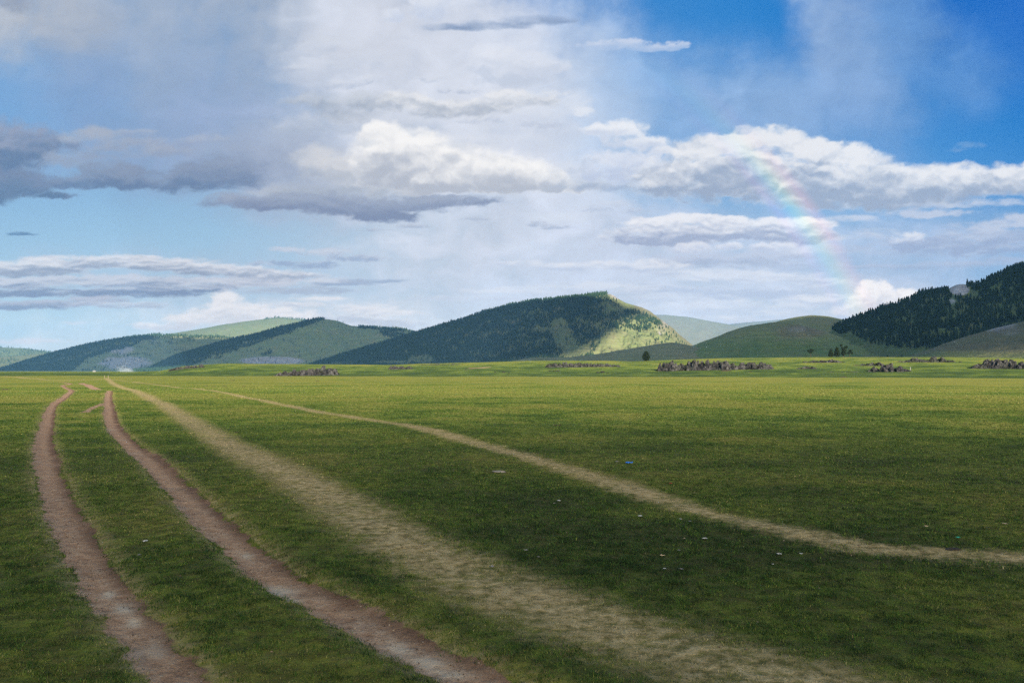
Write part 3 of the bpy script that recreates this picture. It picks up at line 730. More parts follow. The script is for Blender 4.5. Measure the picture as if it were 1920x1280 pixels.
def build_hills():
    M = MAT['hill']; H = HILLS
    def base(g, rk=0):
        def f(X, T, x, y, z):
            a = dict(green=np.full(X.shape, float(g)), rock=np.full(X.shape, float(rk)))
            return a
        return f
    def at_chart(x, y, z): return chart(x, y, z - EYE)
    H['A'].build(M, base(.75), 'low sunlit hill on the far left horizon')
    H['A2'].build(M, base(.5), 'pale green hill behind the left forested slope')
    H['D'].build(M, base(.62), 'smooth light green hill behind the peaked left hill')
    def aB(X, T, x, y, z):
        cx, cy = at_chart(x, y, z)
        rk = .75 * blob(cx, cy, 235, 680, 60, 16) + .7 * blob(cx, cy, 225, 655, 30, 12) + .4 * blob(cx, cy, 290, 640, 12, 10)
        return dict(pale=np.full(X.shape, .65), green=np.full(X.shape, .5), rock=np.clip(rk + .3 * fbm(x / 60, y / 60, 3, 5), 0, 1) * (rk > .02))
    H['B'].build(M, aB, 'broad hill on the left with forest along its ridge and an open rocky face')
    def aC(X, T, x, y, z):
        cx, cy = at_chart(x, y, z)
        rk = .95 * blob(cx, cy, 510, 676, 70, 9) + .35 * blob(cx, cy, 590, 645, 12, 26)
        return dict(pale=np.full(X.shape, .65), green=np.full(X.shape, .55), rock=np.clip(rk, 0, 1))
    H['C'].build(M, aC, 'peaked green hill with a dark forest band rising to its summit')
    H['F'].build(M, base(.15), 'faint hazy hill far behind the saddle')
    H['F2'].build(M, base(.05), 'faintest farthest hill, almost sky coloured')
    def aE(X, T, x, y, z):
        cx, cy = at_chart(x, y, z)
        ry = interp_pts(cx, H['E'].ridge)
        rk = .30 * np.exp(-((cy - ry) / 5) ** 2) * (cx > 1140) + .42 * blob(cx, cy, 1240, 618, 14, 18) + .3 * blob(cx, cy, 1250, 600, 6, 6) + .3 * blob(cx, cy, 1150, 556, 16, 6)
        rk = rk + .2 * (fbm(x / 25, y / 60, 3, 9) > .3) * (cx > 1150)
        return dict(green=np.clip(.55 - .35 * np.exp(-((cy - ry) / 14) ** 2) * (cx > 1190), 0, 1), rock=np.clip(rk, 0, 1))
    H['E'].build(M, aE, 'big forested mountain with a sunlit bare shoulder on its right end')
    def aG(X, T, x, y, z): return dict(pale=np.full(X.shape, .7), green=np.full(X.shape, .30), rock=np.full(X.shape, .04))
    H['G'].build(M, aG, 'low grey brown mound in front of the big mountain')
    H['G2'].build(M, aG, 'lowest pale mound at the foot of the big mountain')
    def aH(X, T, x, y, z):
        cx, cy = at_chart(x, y, z)
        rk = .45 * blob(cx, cy, 1495, 618, 28, 9) + .3 * blob(cx, cy, 1580, 648, 12, 3)
        return dict(pale=np.full(X.shape, .5), green=np.clip(.45 + .40 * sst(622, 655, cy) - .5 * blob(cx, cy, 1500, 622, 50, 14), 0, 1), rock=np.clip(rk, 0, 1))
    H['H1'].build(M, aH, 'smooth grassy round hill with a brown scar, right of the saddle')
    H['H2'].build(M, lambda X, T, x, y, z: dict(pale=np.full(X.shape, .5), green=np.full(X.shape, .4), rock=np.full(X.shape, .05)), 'rounder grassy hilltop behind, touching the dark forest')
    def aI(X, T, x, y, z):
        cx, cy = at_chart(x, y, z)
        rk = .95 * blob(cx, cy, 1799, 543, 22, 13) + .6 * blob(cx, cy, 1785, 565, 10, 7)
        return dict(pale=.9 * np.clip(rk, 0, 1), green=np.full(X.shape, .75), rock=np.clip(rk, 0, 1))
    H['I'].build(M, aI, 'steep dark forested mountain on the right with a bare rocky knob')
    def aJ(X, T, x, y, z):
        cx, cy = at_chart(x, y, z)
        ry = interp_pts(cx, H['J'].ridge)
        rk = .34 * np.exp(-((cy - ry) / 5) ** 2) * (cx > 1790) + .45 * blob(cx, cy, 1890, 620, 40, 14)
        return dict(pale=np.full(X.shape, .15), green=np.clip(.05 + .5 * sst(650, 668, cy), 0, 1), rock=np.clip(rk, 0, 1))
    H['J'].build(M, aJ, 'near brown heath hill rising out of the right edge')

# ================================================================ conifers
def conifer_arrays(seed, detail=2):
    """one larch: trunk and ragged tiers of boughs; unit height. Returns verts, quads, tris, tint"""
    rg = np.random.default_rng(seed)
    V = []; Q = []; T = []; C = []
    def add(v, q=None, t=None, c=0.):
        o = sum(len(a) for a in V); V.append(np.array(v, float)); C.append(np.full(len(v), c))
        if q is not None and len(q): Q.append(np.array(q) + o)
        if t is not None and len(t): T.append(np.array(t) + o)
    ns = 5 if detail > 1 else 3
    ang = np.arange(ns) / ns * 2 * PI
    rb = .014
    add(np.concatenate([np.stack([np.cos(ang) * rb, np.sin(ang) * rb, 0 * ang], 1), np.stack([np.cos(ang) * rb * .3, np.sin(ang) * rb * .3, 0 * ang + .9], 1)]),
        [[i, (i + 1) % ns, ns + (i + 1) % ns, ns + i] for i in range(ns)], None, -1.)
    tiers = {0: 3, 1: 5, 2: 9}[detail]; sides = {0: 5, 1: 6, 2: 9}[detail]
    z0 = rg.uniform(.10, .24); wide = rg.uniform(.15, .22)
    for k in range(tiers):
        f = k / tiers
        zb = z0 + (1 - z0) * f ** .92; zt = min(1.0, zb + (1 - z0) / tiers * rg.uniform(1.5, 2.1))
        R = wide * (1 - f) ** .75 * rg.uniform(.72, 1.15) * (1 if k else .75) + .012
        a = np.arange(sides * 2) / (sides * 2) * 2 * PI + rg.uniform(0, 6)
        rad = R * np.where(np.arange(sides * 2) % 2, rg.uniform(.35, .7, sides * 2), rg.uniform(.75, 1.25, sides * 2))
        zz = zb + rg.uniform(-.25, .12, sides * 2) * (zt - zb)
        cx, cy = rg.normal(0, .012, 2)
        base = np.stack([cx + np.cos(a) * rad, cy + np.sin(a) * rad, zz], 1)
        add(np.concatenate([base, [[0, 0, zt if k < tiers - 1 else 1.0]]]), None,
            [[i, (i + 1) % (2 * sides), 2 * sides] for i in range(2 * sides)], rg.uniform(0, 1))
    return np.concatenate(V), (np.concatenate(Q) if Q else np.zeros((0, 4), int)), np.concatenate(T), np.concatenate(C)

def mat_conifer():
    t = NT('larch_needles'); p = t.pos()
    tint = t.attr('tint')
    n = t.noise(.9, 3, .6, p)
    f = t.math('ADD', t.math('MULTIPLY', tint, .6), t.math('MULTIPLY', n, .4), clamp=True)
    c = t.ramp(f, [(0, (.010, .024, .011)), (.5, (.020, .044, .018)), (1, (.045, .078, .028))])
    bark = (.07, .05, .038)
    c = t.mix(t.math('LESS_THAN', tint, -.5), c, bark)
    return t.diffuse(c, .85, None, .1)

def scatter(hill, n, mask, hmean, seed, xr=None, spread=.22):
    """random tree feet on a hill where mask(chart X, chart Y, t) says so"""
    rg = np.random.default_rng(seed)
    X = rg.uniform(*(xr or (hill.x0, hill.x1)), n); T = rg.uniform(0.0, 1.04, n) ** .9
    x, y, z = hill.z(X, T)
    cx, cy = chart(x, y, z - EYE)
    k = rg.random(n) < mask(cx, cy, T, x, y)
    h = hmean * np.clip(rg.normal(1, .32, n), .35, 1.7)
    return np.stack([x, y, z, h], 1)[k]

def forest_mesh(name, P, protos, seed, label):
    rg = np.random.default_rng(seed)
    which = rg.integers(0, len(protos), len(P)); V = []; Q = []; T = []; C = []; off = 0
    for w, (pv, pq, pt, pc) in enumerate(protos):
        S = P[which == w]; m = len(S)
        if not m: continue
        a = rg.uniform(0, 2 * PI, m); ca, sa = np.cos(a)[:, None], np.sin(a)[:, None]
        wd = rg.uniform(.85, 1.3, m)[:, None]; h = S[:, 3][:, None]
        vx = (pv[None, :, 0] * ca - pv[None, :, 1] * sa) * h * wd + S[:, 0][:, None]
        vy = (pv[None, :, 0] * sa + pv[None, :, 1] * ca) * h * wd + S[:, 1][:, None]
        vz = pv[None, :, 2] * h + S[:, 2][:, None] - .3
        V.append(np.stack([vx, vy, vz], -1).reshape(-1, 3))
        tt = np.clip(pc[None, :] * .5 + rg.random(m)[:, None] * .6, 0, 1); tt = np.where(pc[None, :] < 0, -1, tt)
        C.append(tt.ravel())
        o = off + np.arange(m)[:, None, None] * len(pv)
        Q.append((pq[None] + o).reshape(-1, 4)); T.append((pt[None] + o).reshape(-1, 3)); off += m * len(pv)
    me = mesh_from(name, np.concatenate(V), [np.concatenate(Q), np.concatenate(T)], dict(tint=np.concatenate(C)), smooth=False)
    o = link(name, me, MAT['conifer']); tag(o, label, None, None, 'stuff')
    print(name, len(P))
    return o

def build_forests():
    H = HILLS
    p0 = [conifer_arrays(100 + i, 0) for i in range(4)]; p1 = [conifer_arrays(200 + i, 1) for i in range(6)]; p2 = [conifer_arrays(300 + i, 2) for i in range(7)]
    def mE(cx, cy, T, x, y):
        n = fbm(x / 60, y / 60, 4, 91, .6); n2 = fbm(x / 18, y / 18, 2, 92)
        ry = interp_pts(cx, H['E'].ridge)
        d = np.ones(cx.shape)
        # right end opens into glades
        op = sst(-18, 18, (cx - 1128) + (cy - 575) * .18 + 26 * n)
        low = blob(cx, cy, 1165, 640, 60, 20) ** .5
        mid = np.clip(blob(cx, cy, 1185, 603, 60, 18) * 1.6, 0, 1) * (n2 > -.25) * .62
        d = d * (1 - op) + op * np.clip(.05 + mid - low, .018, 1)
        for b in ((1050, 618, 14, 20), (1062, 640, 16, 22), (1072, 660, 18, 14), (1014, 616, 11, 4), (1034, 605, 14, 3), (1095, 655, 10, 10)):
            d = d * (1 - np.clip(blob(cx + 12 * n, cy - 3 + 5 * n2, b[0], b[1], b[2] * 1.25, b[3] * 1.25) * 2.2, 0, .97))
        for b in ((790, 676, 26, 9), (735, 681, 40, 5), (640, 682, 30, 3)):
            d = d * (1 - np.clip(blob(cx + 8 * n, cy, *b) * 1.8, 0, .97))
        d = d * (1 - .5 * (np.abs(cy - ry - 8) < 8) * (cx < 900) * (n2 > 0))       # thinner along the upper left crest
        d = d * sst(700, 690, cy)
        d = d * (1 - sst(1136, 1150, cx) * (cy - ry < 8))
        return d
    P = scatter(H['E'], 52000, mE, 9.5, 21, (540, 1290))
    forest_mesh('forest', P, p0 + p1[:2], 31, 'dense blue green conifer forest covering the big mountain')
    def mC(cx, cy, T, x, y):
        n = fbm(x / 70, y / 70, 4, 93, .6)
        ry = interp_pts(cx, H['C'].ridge)
        lower = np.interp(cx, [270, 330, 400, 430, 480, 547, 604, 612], [700, 697, 668, 661, 645, 622, 600, 598])
        d = (cy < lower + 6 * n) * (cx < 608) * 1.0
        d = np.maximum(d, .9 * (cx > 672) * (np.abs(cy - ry) < 4) * (n > -.1)); d = np.maximum(d, .8 * blob(cx + 8 * n, cy, 735, 624, 24, 9))
        d = np.maximum(d, .5 * blob(cx, cy, 400, 666, 20, 8) * (n > 0)); d = np.maximum(d, .45 * blob(cx, cy, 500, 660, 16, 9) * (n > .05)); d = np.maximum(d, .012)
        return d
    P = scatter(H['C'], 34000, mC, 10.5, 22, (250, 800))
    forest_mesh('forest', P, p0, 32, 'dark conifer band climbing to the peaked left hill')
    def mB(cx, cy, T, x, y):
        n = fbm(x / 90, y / 90, 4, 94, .6)
        lower = np.interp(cx, [-60, 130, 165, 200, 240, 275, 300, 345, 420], [705, 700, 672, 663, 652, 640, 633, 634, 636])
        d = (cy < lower + 7 * n) * np.where(cx < 300, 1., .55)
        d = np.maximum(d, .55 * (n > .12) * blob(cx, cy, 290, 640, 16, 12)); d = np.maximum(d, .35 * (n > .2) * (cx < 300) * (cx > 140)); d = np.maximum(d, .35 * (n > .25) * (cx > 300))
        d = np.maximum(d, .008)
        return d
    P = scatter(H['B'], 42000, mB, 11, 23, (-300, 500))
    forest_mesh('forest', P, p0[:3], 33, 'blue green forest on the left hill ridge')
    def mFar(c):
        def f(cx, cy, T, x, y):
            n = fbm(x / 220, y / 220, 4, c, .6)
            return (n > .02) * .9
        return f
    PA = scatter(H['A'], 5000, mFar(95), 15, 24); PA2 = scatter(H['A2'], 3000, mFar(96), 15, 25)
    def mD(cx, cy, T, x, y):
        n = fbm(x / 200, y / 200, 4, 97, .6); ry = interp_pts(cx, H['D'].ridge)
        return np.maximum((n > -.1) * (cy > 628) * (cy < 640) * .8, (cy - ry < 2.5) * (cx > 495) * (cx < 600) * 1.) 
    PD = scatter(H['D'], 9000, mD, 15, 26)
    forest_mesh('forest', np.concatenate([PA, PA2, PD]), p0[:3], 34, 'scattered far woods on the left horizon hills')
    # ---- the right mountain: nearest 300 are trees of their own
    def mI(cx, cy, T, x, y):
        n = fbm(x / 45, y / 45, 4, 98, .6)
        d = np.ones(cx.shape)
        d = d * (.55 + .45 * sst(-.35, .05, n)) * (1 - np.clip(2.2 * blob(cx, cy, 1797, 544, 20, 16) + 2.2 * blob(cx, cy, 1818, 551, 24, 8), 0, 1) * (1 - (cx > 1812) * (cy < interp_pts(cx, H['I'].ridge) + 7))) * (1 - .95 * blob(cx, cy, 1786, 568, 12, 8))
        d = d * (1 - .75 * blob(cx + 8 * n, cy, 1700, 600, 22, 4)) 
        foot = np.interp(cx, [1500, 1557, 1575, 1600, 1640, 1690, 1740, 1800, 2400], [600, 619, 626, 632, 649, 654, 655, 660, 668])
        d = d * (cy < foot + 4 * n)
        d = d * (1 - .9 * blob(cx, cy, 1610, 640, 12, 8))
        return d
    P = scatter(H['I'], 13500, mI, 9.6, 27, (1530, 2250))
    rg = np.random.default_rng(5)
    # fringe in front of the wood
    FR = []
    for i in range(46):
        X = rg.uniform(1602, 1740); T = rg.uniform(.01, .14)
        x, y, z = H['I'].z(np.array([X]), np.array([T])); FR.append((x[0], y[0], z[0], rg.uniform(6, 10)))
    P = np.concatenate([P, np.array(FR)])
    cx, cy = chart(P[:, 0], P[:, 1], P[:, 2] - EYE); r = np.hypot(P[:, 0], P[:, 1])
    jy = interp_pts(cx, HILLS['J'].ridge)
    vis = (cx < 1918) & (cx > 1400) & (cy < np.minimum(jy + 1, 668))
    order = np.argsort(np.where(vis, r, 1e9))
    ind = order[:300]; rest = order[300:]
    forest_mesh('forest', P[rest], p1, 35, 'dark conifer forest covering the right mountain')
    meshes = []
    for i, (v, q, t_, c) in enumerate(p2):
        me = mesh_from('conifer', v * np.array([1, 1, 1]), [q, t_], dict(tint=np.where(c < 0, -1, np.clip(c * .8, 0, 1))), smooth=False); me.materials.append(MAT['conifer']); meshes.append(me)
    for n_, i in enumerate(ind):
        x, y, z, h = P[i]
        o = bpy.data.objects.new('conifer_tree', meshes[n_ % len(meshes)]); COL.objects.link(o)
        o.location = (x, y, z - .3); o.scale = (h * rg.uniform(.95, 1.3), h * rg.uniform(.95, 1.3), h); o.rotation_euler = (0, 0, rg.uniform(0, 6.28))
        edge = cx[i] < 1640
        tag(o, 'dark conifer at the left tip of the wood on the right mountain' if edge else 'dark conifer in the front rows of the wood on the right mountain', 'tree',
            'conifers along the left tip of the wood' if edge else 'conifers in the front rows of the wood')

# ================================================================ lone trees on the rise
def leafy_crown(seed, lobes, n, leaf, flat=1.0):
    """many small leaf clumps spread through several lobes"""
    rg = np.random.default_rng(seed); V = []; F = []
    w = np.array([l[3] for l in lobes]); w = w / w.sum()
    for k in range(n):
        l = lobes[rg.choice(len(lobes), p=w)]
        d = rg.normal(0, 1, 3); d /= np.linalg.norm(d); rad = l[3] * rg.uniform(.35, 1.05) ** .6
        c = np.array(l[:3]) + d * rad * np.array([1, 1, l[4]])
        a = rg.normal(0, 1, 3); a /= np.linalg.norm(a); b = np.cross(a, rg.normal(0, 1, 3)); b /= np.linalg.norm(b)
        s = leaf * rg.uniform(.6, 1.4)
        V += [c - a * s, c + b * s * .6, c + a * s, c - b * s * .6]; o = 4 * k; F.append([o, o + 1, o + 2, o + 3])
    return mesh_from('crown', np.array(V), np.array(F), smooth=False)

def tapered(pts, radii, sides=8):
    V = []; F = []
    for i, (p, r) in enumerate(zip(pts, radii)):
        for k in range(sides):
            a = k / sides * 2 * PI; V.append((p[0] + r * math.cos(a), p[1] + r * math.sin(a), p[2]))
    for i in range(len(pts) - 1):
        for k in range(sides):
            F.append([i * sides + k, i * sides + (k + 1) % sides, (i + 1) * sides + (k + 1) % sides, (i + 1) * sides + k])
    return np.array(V), np.array(F)

def lone_tree(name, X, Ybase, dist, h, lobes, n, leaf, trunk_r, label, cat, group=None, trunk_h=.5, limbs=()):
    x, y, _ = at(X, Ybase, dist); h *= 1.22
    z = gz(x, y)
    root = bpy.data.objects.new(name, None); COL.objects.link(root); root.location = (x, y, z - .05); tag(root, label, cat, group)
    V, F = tapered([(0, 0, 0), (.03 * h, 0, h * trunk_h * .5), (.01 * h, .02 * h, h * trunk_h), (0, 0, h * min(.92, trunk_h + .35))], [trunk_r * 1.5, trunk_r, trunk_r * .75, trunk_r * .3])
    Vs, Fs = [V], [F]
    for (ax, ay, az, bx, by, bz) in limbs:
        v, f = tapered([(ax * h, ay * h, az * h), ((ax + bx) / 2 * h, (ay + by) / 2 * h, (az + bz) / 2 * h + .03 * h), (bx * h, by * h, bz * h)], [trunk_r * .6, trunk_r * .45, trunk_r * .2], 6)
        Fs.append(f + sum(len(q) for q in Vs)); Vs.append(v)
    link('trunk', mesh_from('trunk', np.concatenate(Vs), np.concatenate(Fs)), MAT['bark'], root)
    cm = leafy_crown(int(X), [(a * h, b * h, c * h, r * h, fl) for a, b, c, r, fl in lobes], n, leaf * h)
    link('crown', cm, MAT['leaf'], root)

def build_lone_trees():
    t = NT('dark_leaf'); n = t.noise(1.2, 3, .6, t.pos())
    MAT['leaf'] = t.diffuse(t.ramp(n, [(.3, (.008, .014, .007)), (.6, (.018, .028, .011)), (.8, (.034, .046, .018))]), .85, None, .05, .1)
    t = NT('bark'); n = t.noise(9, 4, .6, t.pos())
    MAT['bark'] = t.diffuse(t.ramp(n, [(.3, (.03, .022, .018)), (.7, (.09, .07, .055))]), .9, None, .05)
    lone_tree('round_tree', 1211.5, 676.5, 430, 4.9, [(0, 0, .52, .30, 1.2), (-.10, 0, .36, .27, 1.0), (.12, .05, .34, .27, 1.0), (.02, 0, .72, .22, .9), (0, 0, .2, .26, .7)], 1500, .045, .16,
              'dark rounded tree standing alone left of the long grey rock wall', 'tree')
    lone_tree('small_tree', 1520, 669.5, 450, 3.7, [(-.22, 0, .72, .18, .8), (.2, 0, .80, .20, .7), (0, 0, .58, .22, .8), (.02, .1, .88, .12, .8)], 800, .04, .09,
              'small tree with a split uneven crown left of the group of four', 'tree', limbs=((0, 0, .3, -.22, 0, .72), (0, 0, .35, .2, 0, .8)))
    grp = 'group of trees on the rise'
    lone_tree('pointed_tree', 1558, 669.5, 455, 3.9, [(0, 0, .25, .30, .8), (0, 0, .5, .24, .9), (0, 0, .72, .15, 1.1), (0, 0, .88, .07, 1.2)], 1100, .045, .12,
              'leftmost, cone shaped dark tree of the group on the rise', 'tree', grp)
    lone_tree('pointed_tree', 1569.5, 669.2, 455, 4.6, [(0, 0, .25, .28, .8), (0, 0, .5, .25, .9), (0, 0, .7, .17, 1.1), (0, 0, .88, .08, 1.2)], 1300, .04, .13,
              'broad dense dark tree, second from the left in the group on the rise', 'tree', grp)
    lone_tree('open_tree', 1581.5, 669.0, 455, 6.0, [(-.16, 0, .86, .10, .8), (.05, 0, .50, .17, 1.0), (0, 0, .28, .18, .9), (.2, 0, .72, .12, .7), (-.08, 0, .68, .07, .8)], 1200, .035, .11,
              'tallest, open crowned tree of the group with a tuft on top', 'tree', grp, limbs=((0, 0, .4, -.16, 0, .86), (0, 0, .45, .2, 0, .72)))
    lone_tree('open_tree', 1593, 668.8, 455, 3.7, [(.10, 0, .72, .22, .7), (-.1, 0, .5, .2, .8), (.28, 0, .5, .16, .8)], 700, .045, .09,
              'rightmost, low spreading tree of the group on the rise', 'tree', grp, limbs=((0, 0, .3, .28, 0, .5),))

# ================================================================ rocks
def mat_rock():
    t = NT('lichened_rock'); p = t.pos()
    n1 = t.noise(.8, 5, .65, p); n2 = t.noise(5, 5, .6, p)
    c = t.ramp(n1, [(.30, (.020, .018, .018)), (.46, (.055, .051, .052)), (.6, (.125, .118, .120)), (.78, (.26, .25, .255))])
    c = t.mix(t.rng(n2, .52, .75, 0, .75), c, (.035, .030, .028))
    c = t.mix(t.math('MULTIPLY', t.attr('moss'), t.rng(n2, .35, .6)), c, (.075, .10, .03))
    tn = t.rng(t.attr('tone'), .2, .9, .11, .68); sc_ = t.n('VectorMath', operation='SCALE'); t.l(c, sc_.inputs[0]); t.l(tn, sc_.inputs['Scale'])
    return t.diffuse(sc_.outputs[0], .95, t.bump(n2, .8, .12), .08)

def worley(x, y, seed):
    """returns F1, F2-F1, random of nearest cell, dx, dy to its centre"""
    ix = np.floor(x).astype(np.int64); iy = np.floor(y).astype(np.int64)
    f1 = np.full(x.shape, 9.); f2 = np.full(x.shape, 9.); rnd = np.zeros(x.shape); ddx = np.zeros(x.shape); ddy = np.zeros(x.shape)
    for ox in (-1, 0, 1):
        for oy in (-1, 0, 1):
            h = _hash(ix + ox, iy + oy, seed); h2 = _hash(ix + ox, iy + oy, seed + 99); h3 = _hash(ix + ox, iy + oy, seed + 199)
            px = ix + ox + h / 4294967296.; py = iy + oy + h2 / 4294967296.
            d = np.hypot(x - px, y - py)
            nr = d < f1
            f2 = np.where(nr, f1, np.minimum(f2, d)); f1 = np.where(nr, d, f1)
            rnd = np.where(nr, h3 / 4294967296., rnd); ddx = np.where(nr, x - px, ddx); ddy = np.where(nr, y - py, ddy)
    return f1, f2 - f1, rnd, ddx, ddy

def outcrop(X0, X1, top_profile, base_Y, dist, depth, label, seed, cell=1.5, rough=1.0, moss=.25, name='rock_outcrop', group='rock outcrops on the rise'):
    """a jointed crag: one surface, broken into tilted blocks with dark clefts. top_profile: [(X, Y)] of the skyline"""
    dist = range_on_rise((X0 + X1) / 2, base_Y) + 1.5
    xa = at(X0, base_Y, dist); xb = at(X1, base_Y, dist)
    L = math.hypot(xb[0] - xa[0], xb[1] - xa[1]); ux, uy = (xb[0] - xa[0]) / L, (xb[1] - xa[1]) / L
    vx, vy = -uy, ux
    ds = .22
    s = np.arange(-1, L + 1 + ds, ds); d = np.arange(-depth * .5, depth * .9, ds)
    S, Dp = np.meshgrid(s, d, indexing='ij')
    x = xa[0] + ux * S + vx * Dp; y = xa[1] + uy * S + vy * Dp
    Xc = X0 + (X1 - X0) * np.clip(S / L, 0, 1)
    tp = np.array(top_profile, float); Yt = np.interp(Xc, tp[:, 0], tp[:, 1])
    _, tz = bearing(Xc, Yt)
    ztop = EYE + tz * dist * .97 - .5 + .9 * fbm(x / 5, y / 5, 3, seed + 2, .6)
    base = ground_z(x, y)
    # cross section: steep front, slower back; ends taper
    u = Dp / depth
    wn = .22 * fbm(x / 3.5, y / 3.5, 4, seed + 1, .6)
    front = sst(-.5, .12, u + wn) ** .8; backw = 1 - sst(.25, .85, u + wn)
    ends = sst(-.6, 2.2, S + 1.2 * wn * 4) * sst(-.6, 2.2, L - S + 1.2 * wn * 4)
    env = front * backw * ends
    Hh = np.maximum(ztop - base, .15)
    f1, edge, rnd, ddx, ddy = worley(x / cell + .35 * fbm(x / 2, y / 2, 2, seed), y / cell, seed)
    f1b, edgeb, rndb, ddxb, ddyb = worley(x / (cell * .45), y / (cell * .45), seed + 7)
    blocks = .95 * (rnd - .62) * Hh * rough + (.5 * rndb - .3) * cell * .32 * rough + (ddx * (rnd - .5) * 1.1 + ddy * (rndb - .5) * 1.1) * cell * .5
    crack = -1.0 * cell * .5 * (1 - sst(0, .22, edge)) - .30 * cell * (1 - sst(0, .25, edgeb))
    z = base - .25 + env * (.66 * Hh + .25 + blocks + crack * np.clip(Hh, .3, 1.2))
    # shove blocks sideways a little so the faces overhang
    x = x + env * (.25 * cell * (rndb - .5)); y = y + env * (-.35 * cell * (rnd - .5))
    ms = np.clip(moss * (1.3 - env) + .5 * fbm(x / 4, y / 4, 3, seed + 3), 0, 1) * (env > .02)
    me = mesh_from(name, np.stack([x, y, z], -1).reshape(-1, 3), grid_faces(*x.shape), dict(moss=ms.ravel(), tone=(.55 * rnd + .45 * rndb).ravel()), smooth=False)
    # drop the skirt that lies wholly below ground
    keep = (env.ravel() > .004)
    import bmesh
    bm = bmesh.new(); bm.from_mesh(me); bm.verts.ensure_lookup_table()
    bmesh.ops.delete(bm, geom=[v for v in bm.verts if not keep[v.index]], context='VERTS')
    bm.to_mesh(me); bm.free()
    o = link(name, me, MAT['rock']); tag(o, label, 'rock outcrop', group)
    return o

def boulder_mesh(seed, sq=.7):
    import bmesh
    bm = bmesh.new(); bmesh.ops.create_icosphere(bm, subdivisions=3, radius=.5)
    rg = np.random.default_rng(seed)
    planes = [(Vector(rg.normal(0, 1, 3)).normalized(), rg.uniform(.26, .42)) for _ in range(9)]
    for v in bm.verts:
        c = v.co.copy()
        for n, d in planes:
            k = c.dot(n)
            if k > d: c -= n * (k - d)
        c += c.normalized() * .05 * mnoise.noise(c * 5 + Vector((seed, 0, 0)))
        v.co = Vector((c.x, c.y, c.z * sq))
    me = bpy.data.meshes.new('boulder'); bm.to_mesh(me); bm.free(); me.materials.append(MAT['rock'])
    a = me.attributes.new('tone', 'FLOAT', 'POINT'); a.data.foreach_set('value', [.5] * len(me.vertices))
    return me

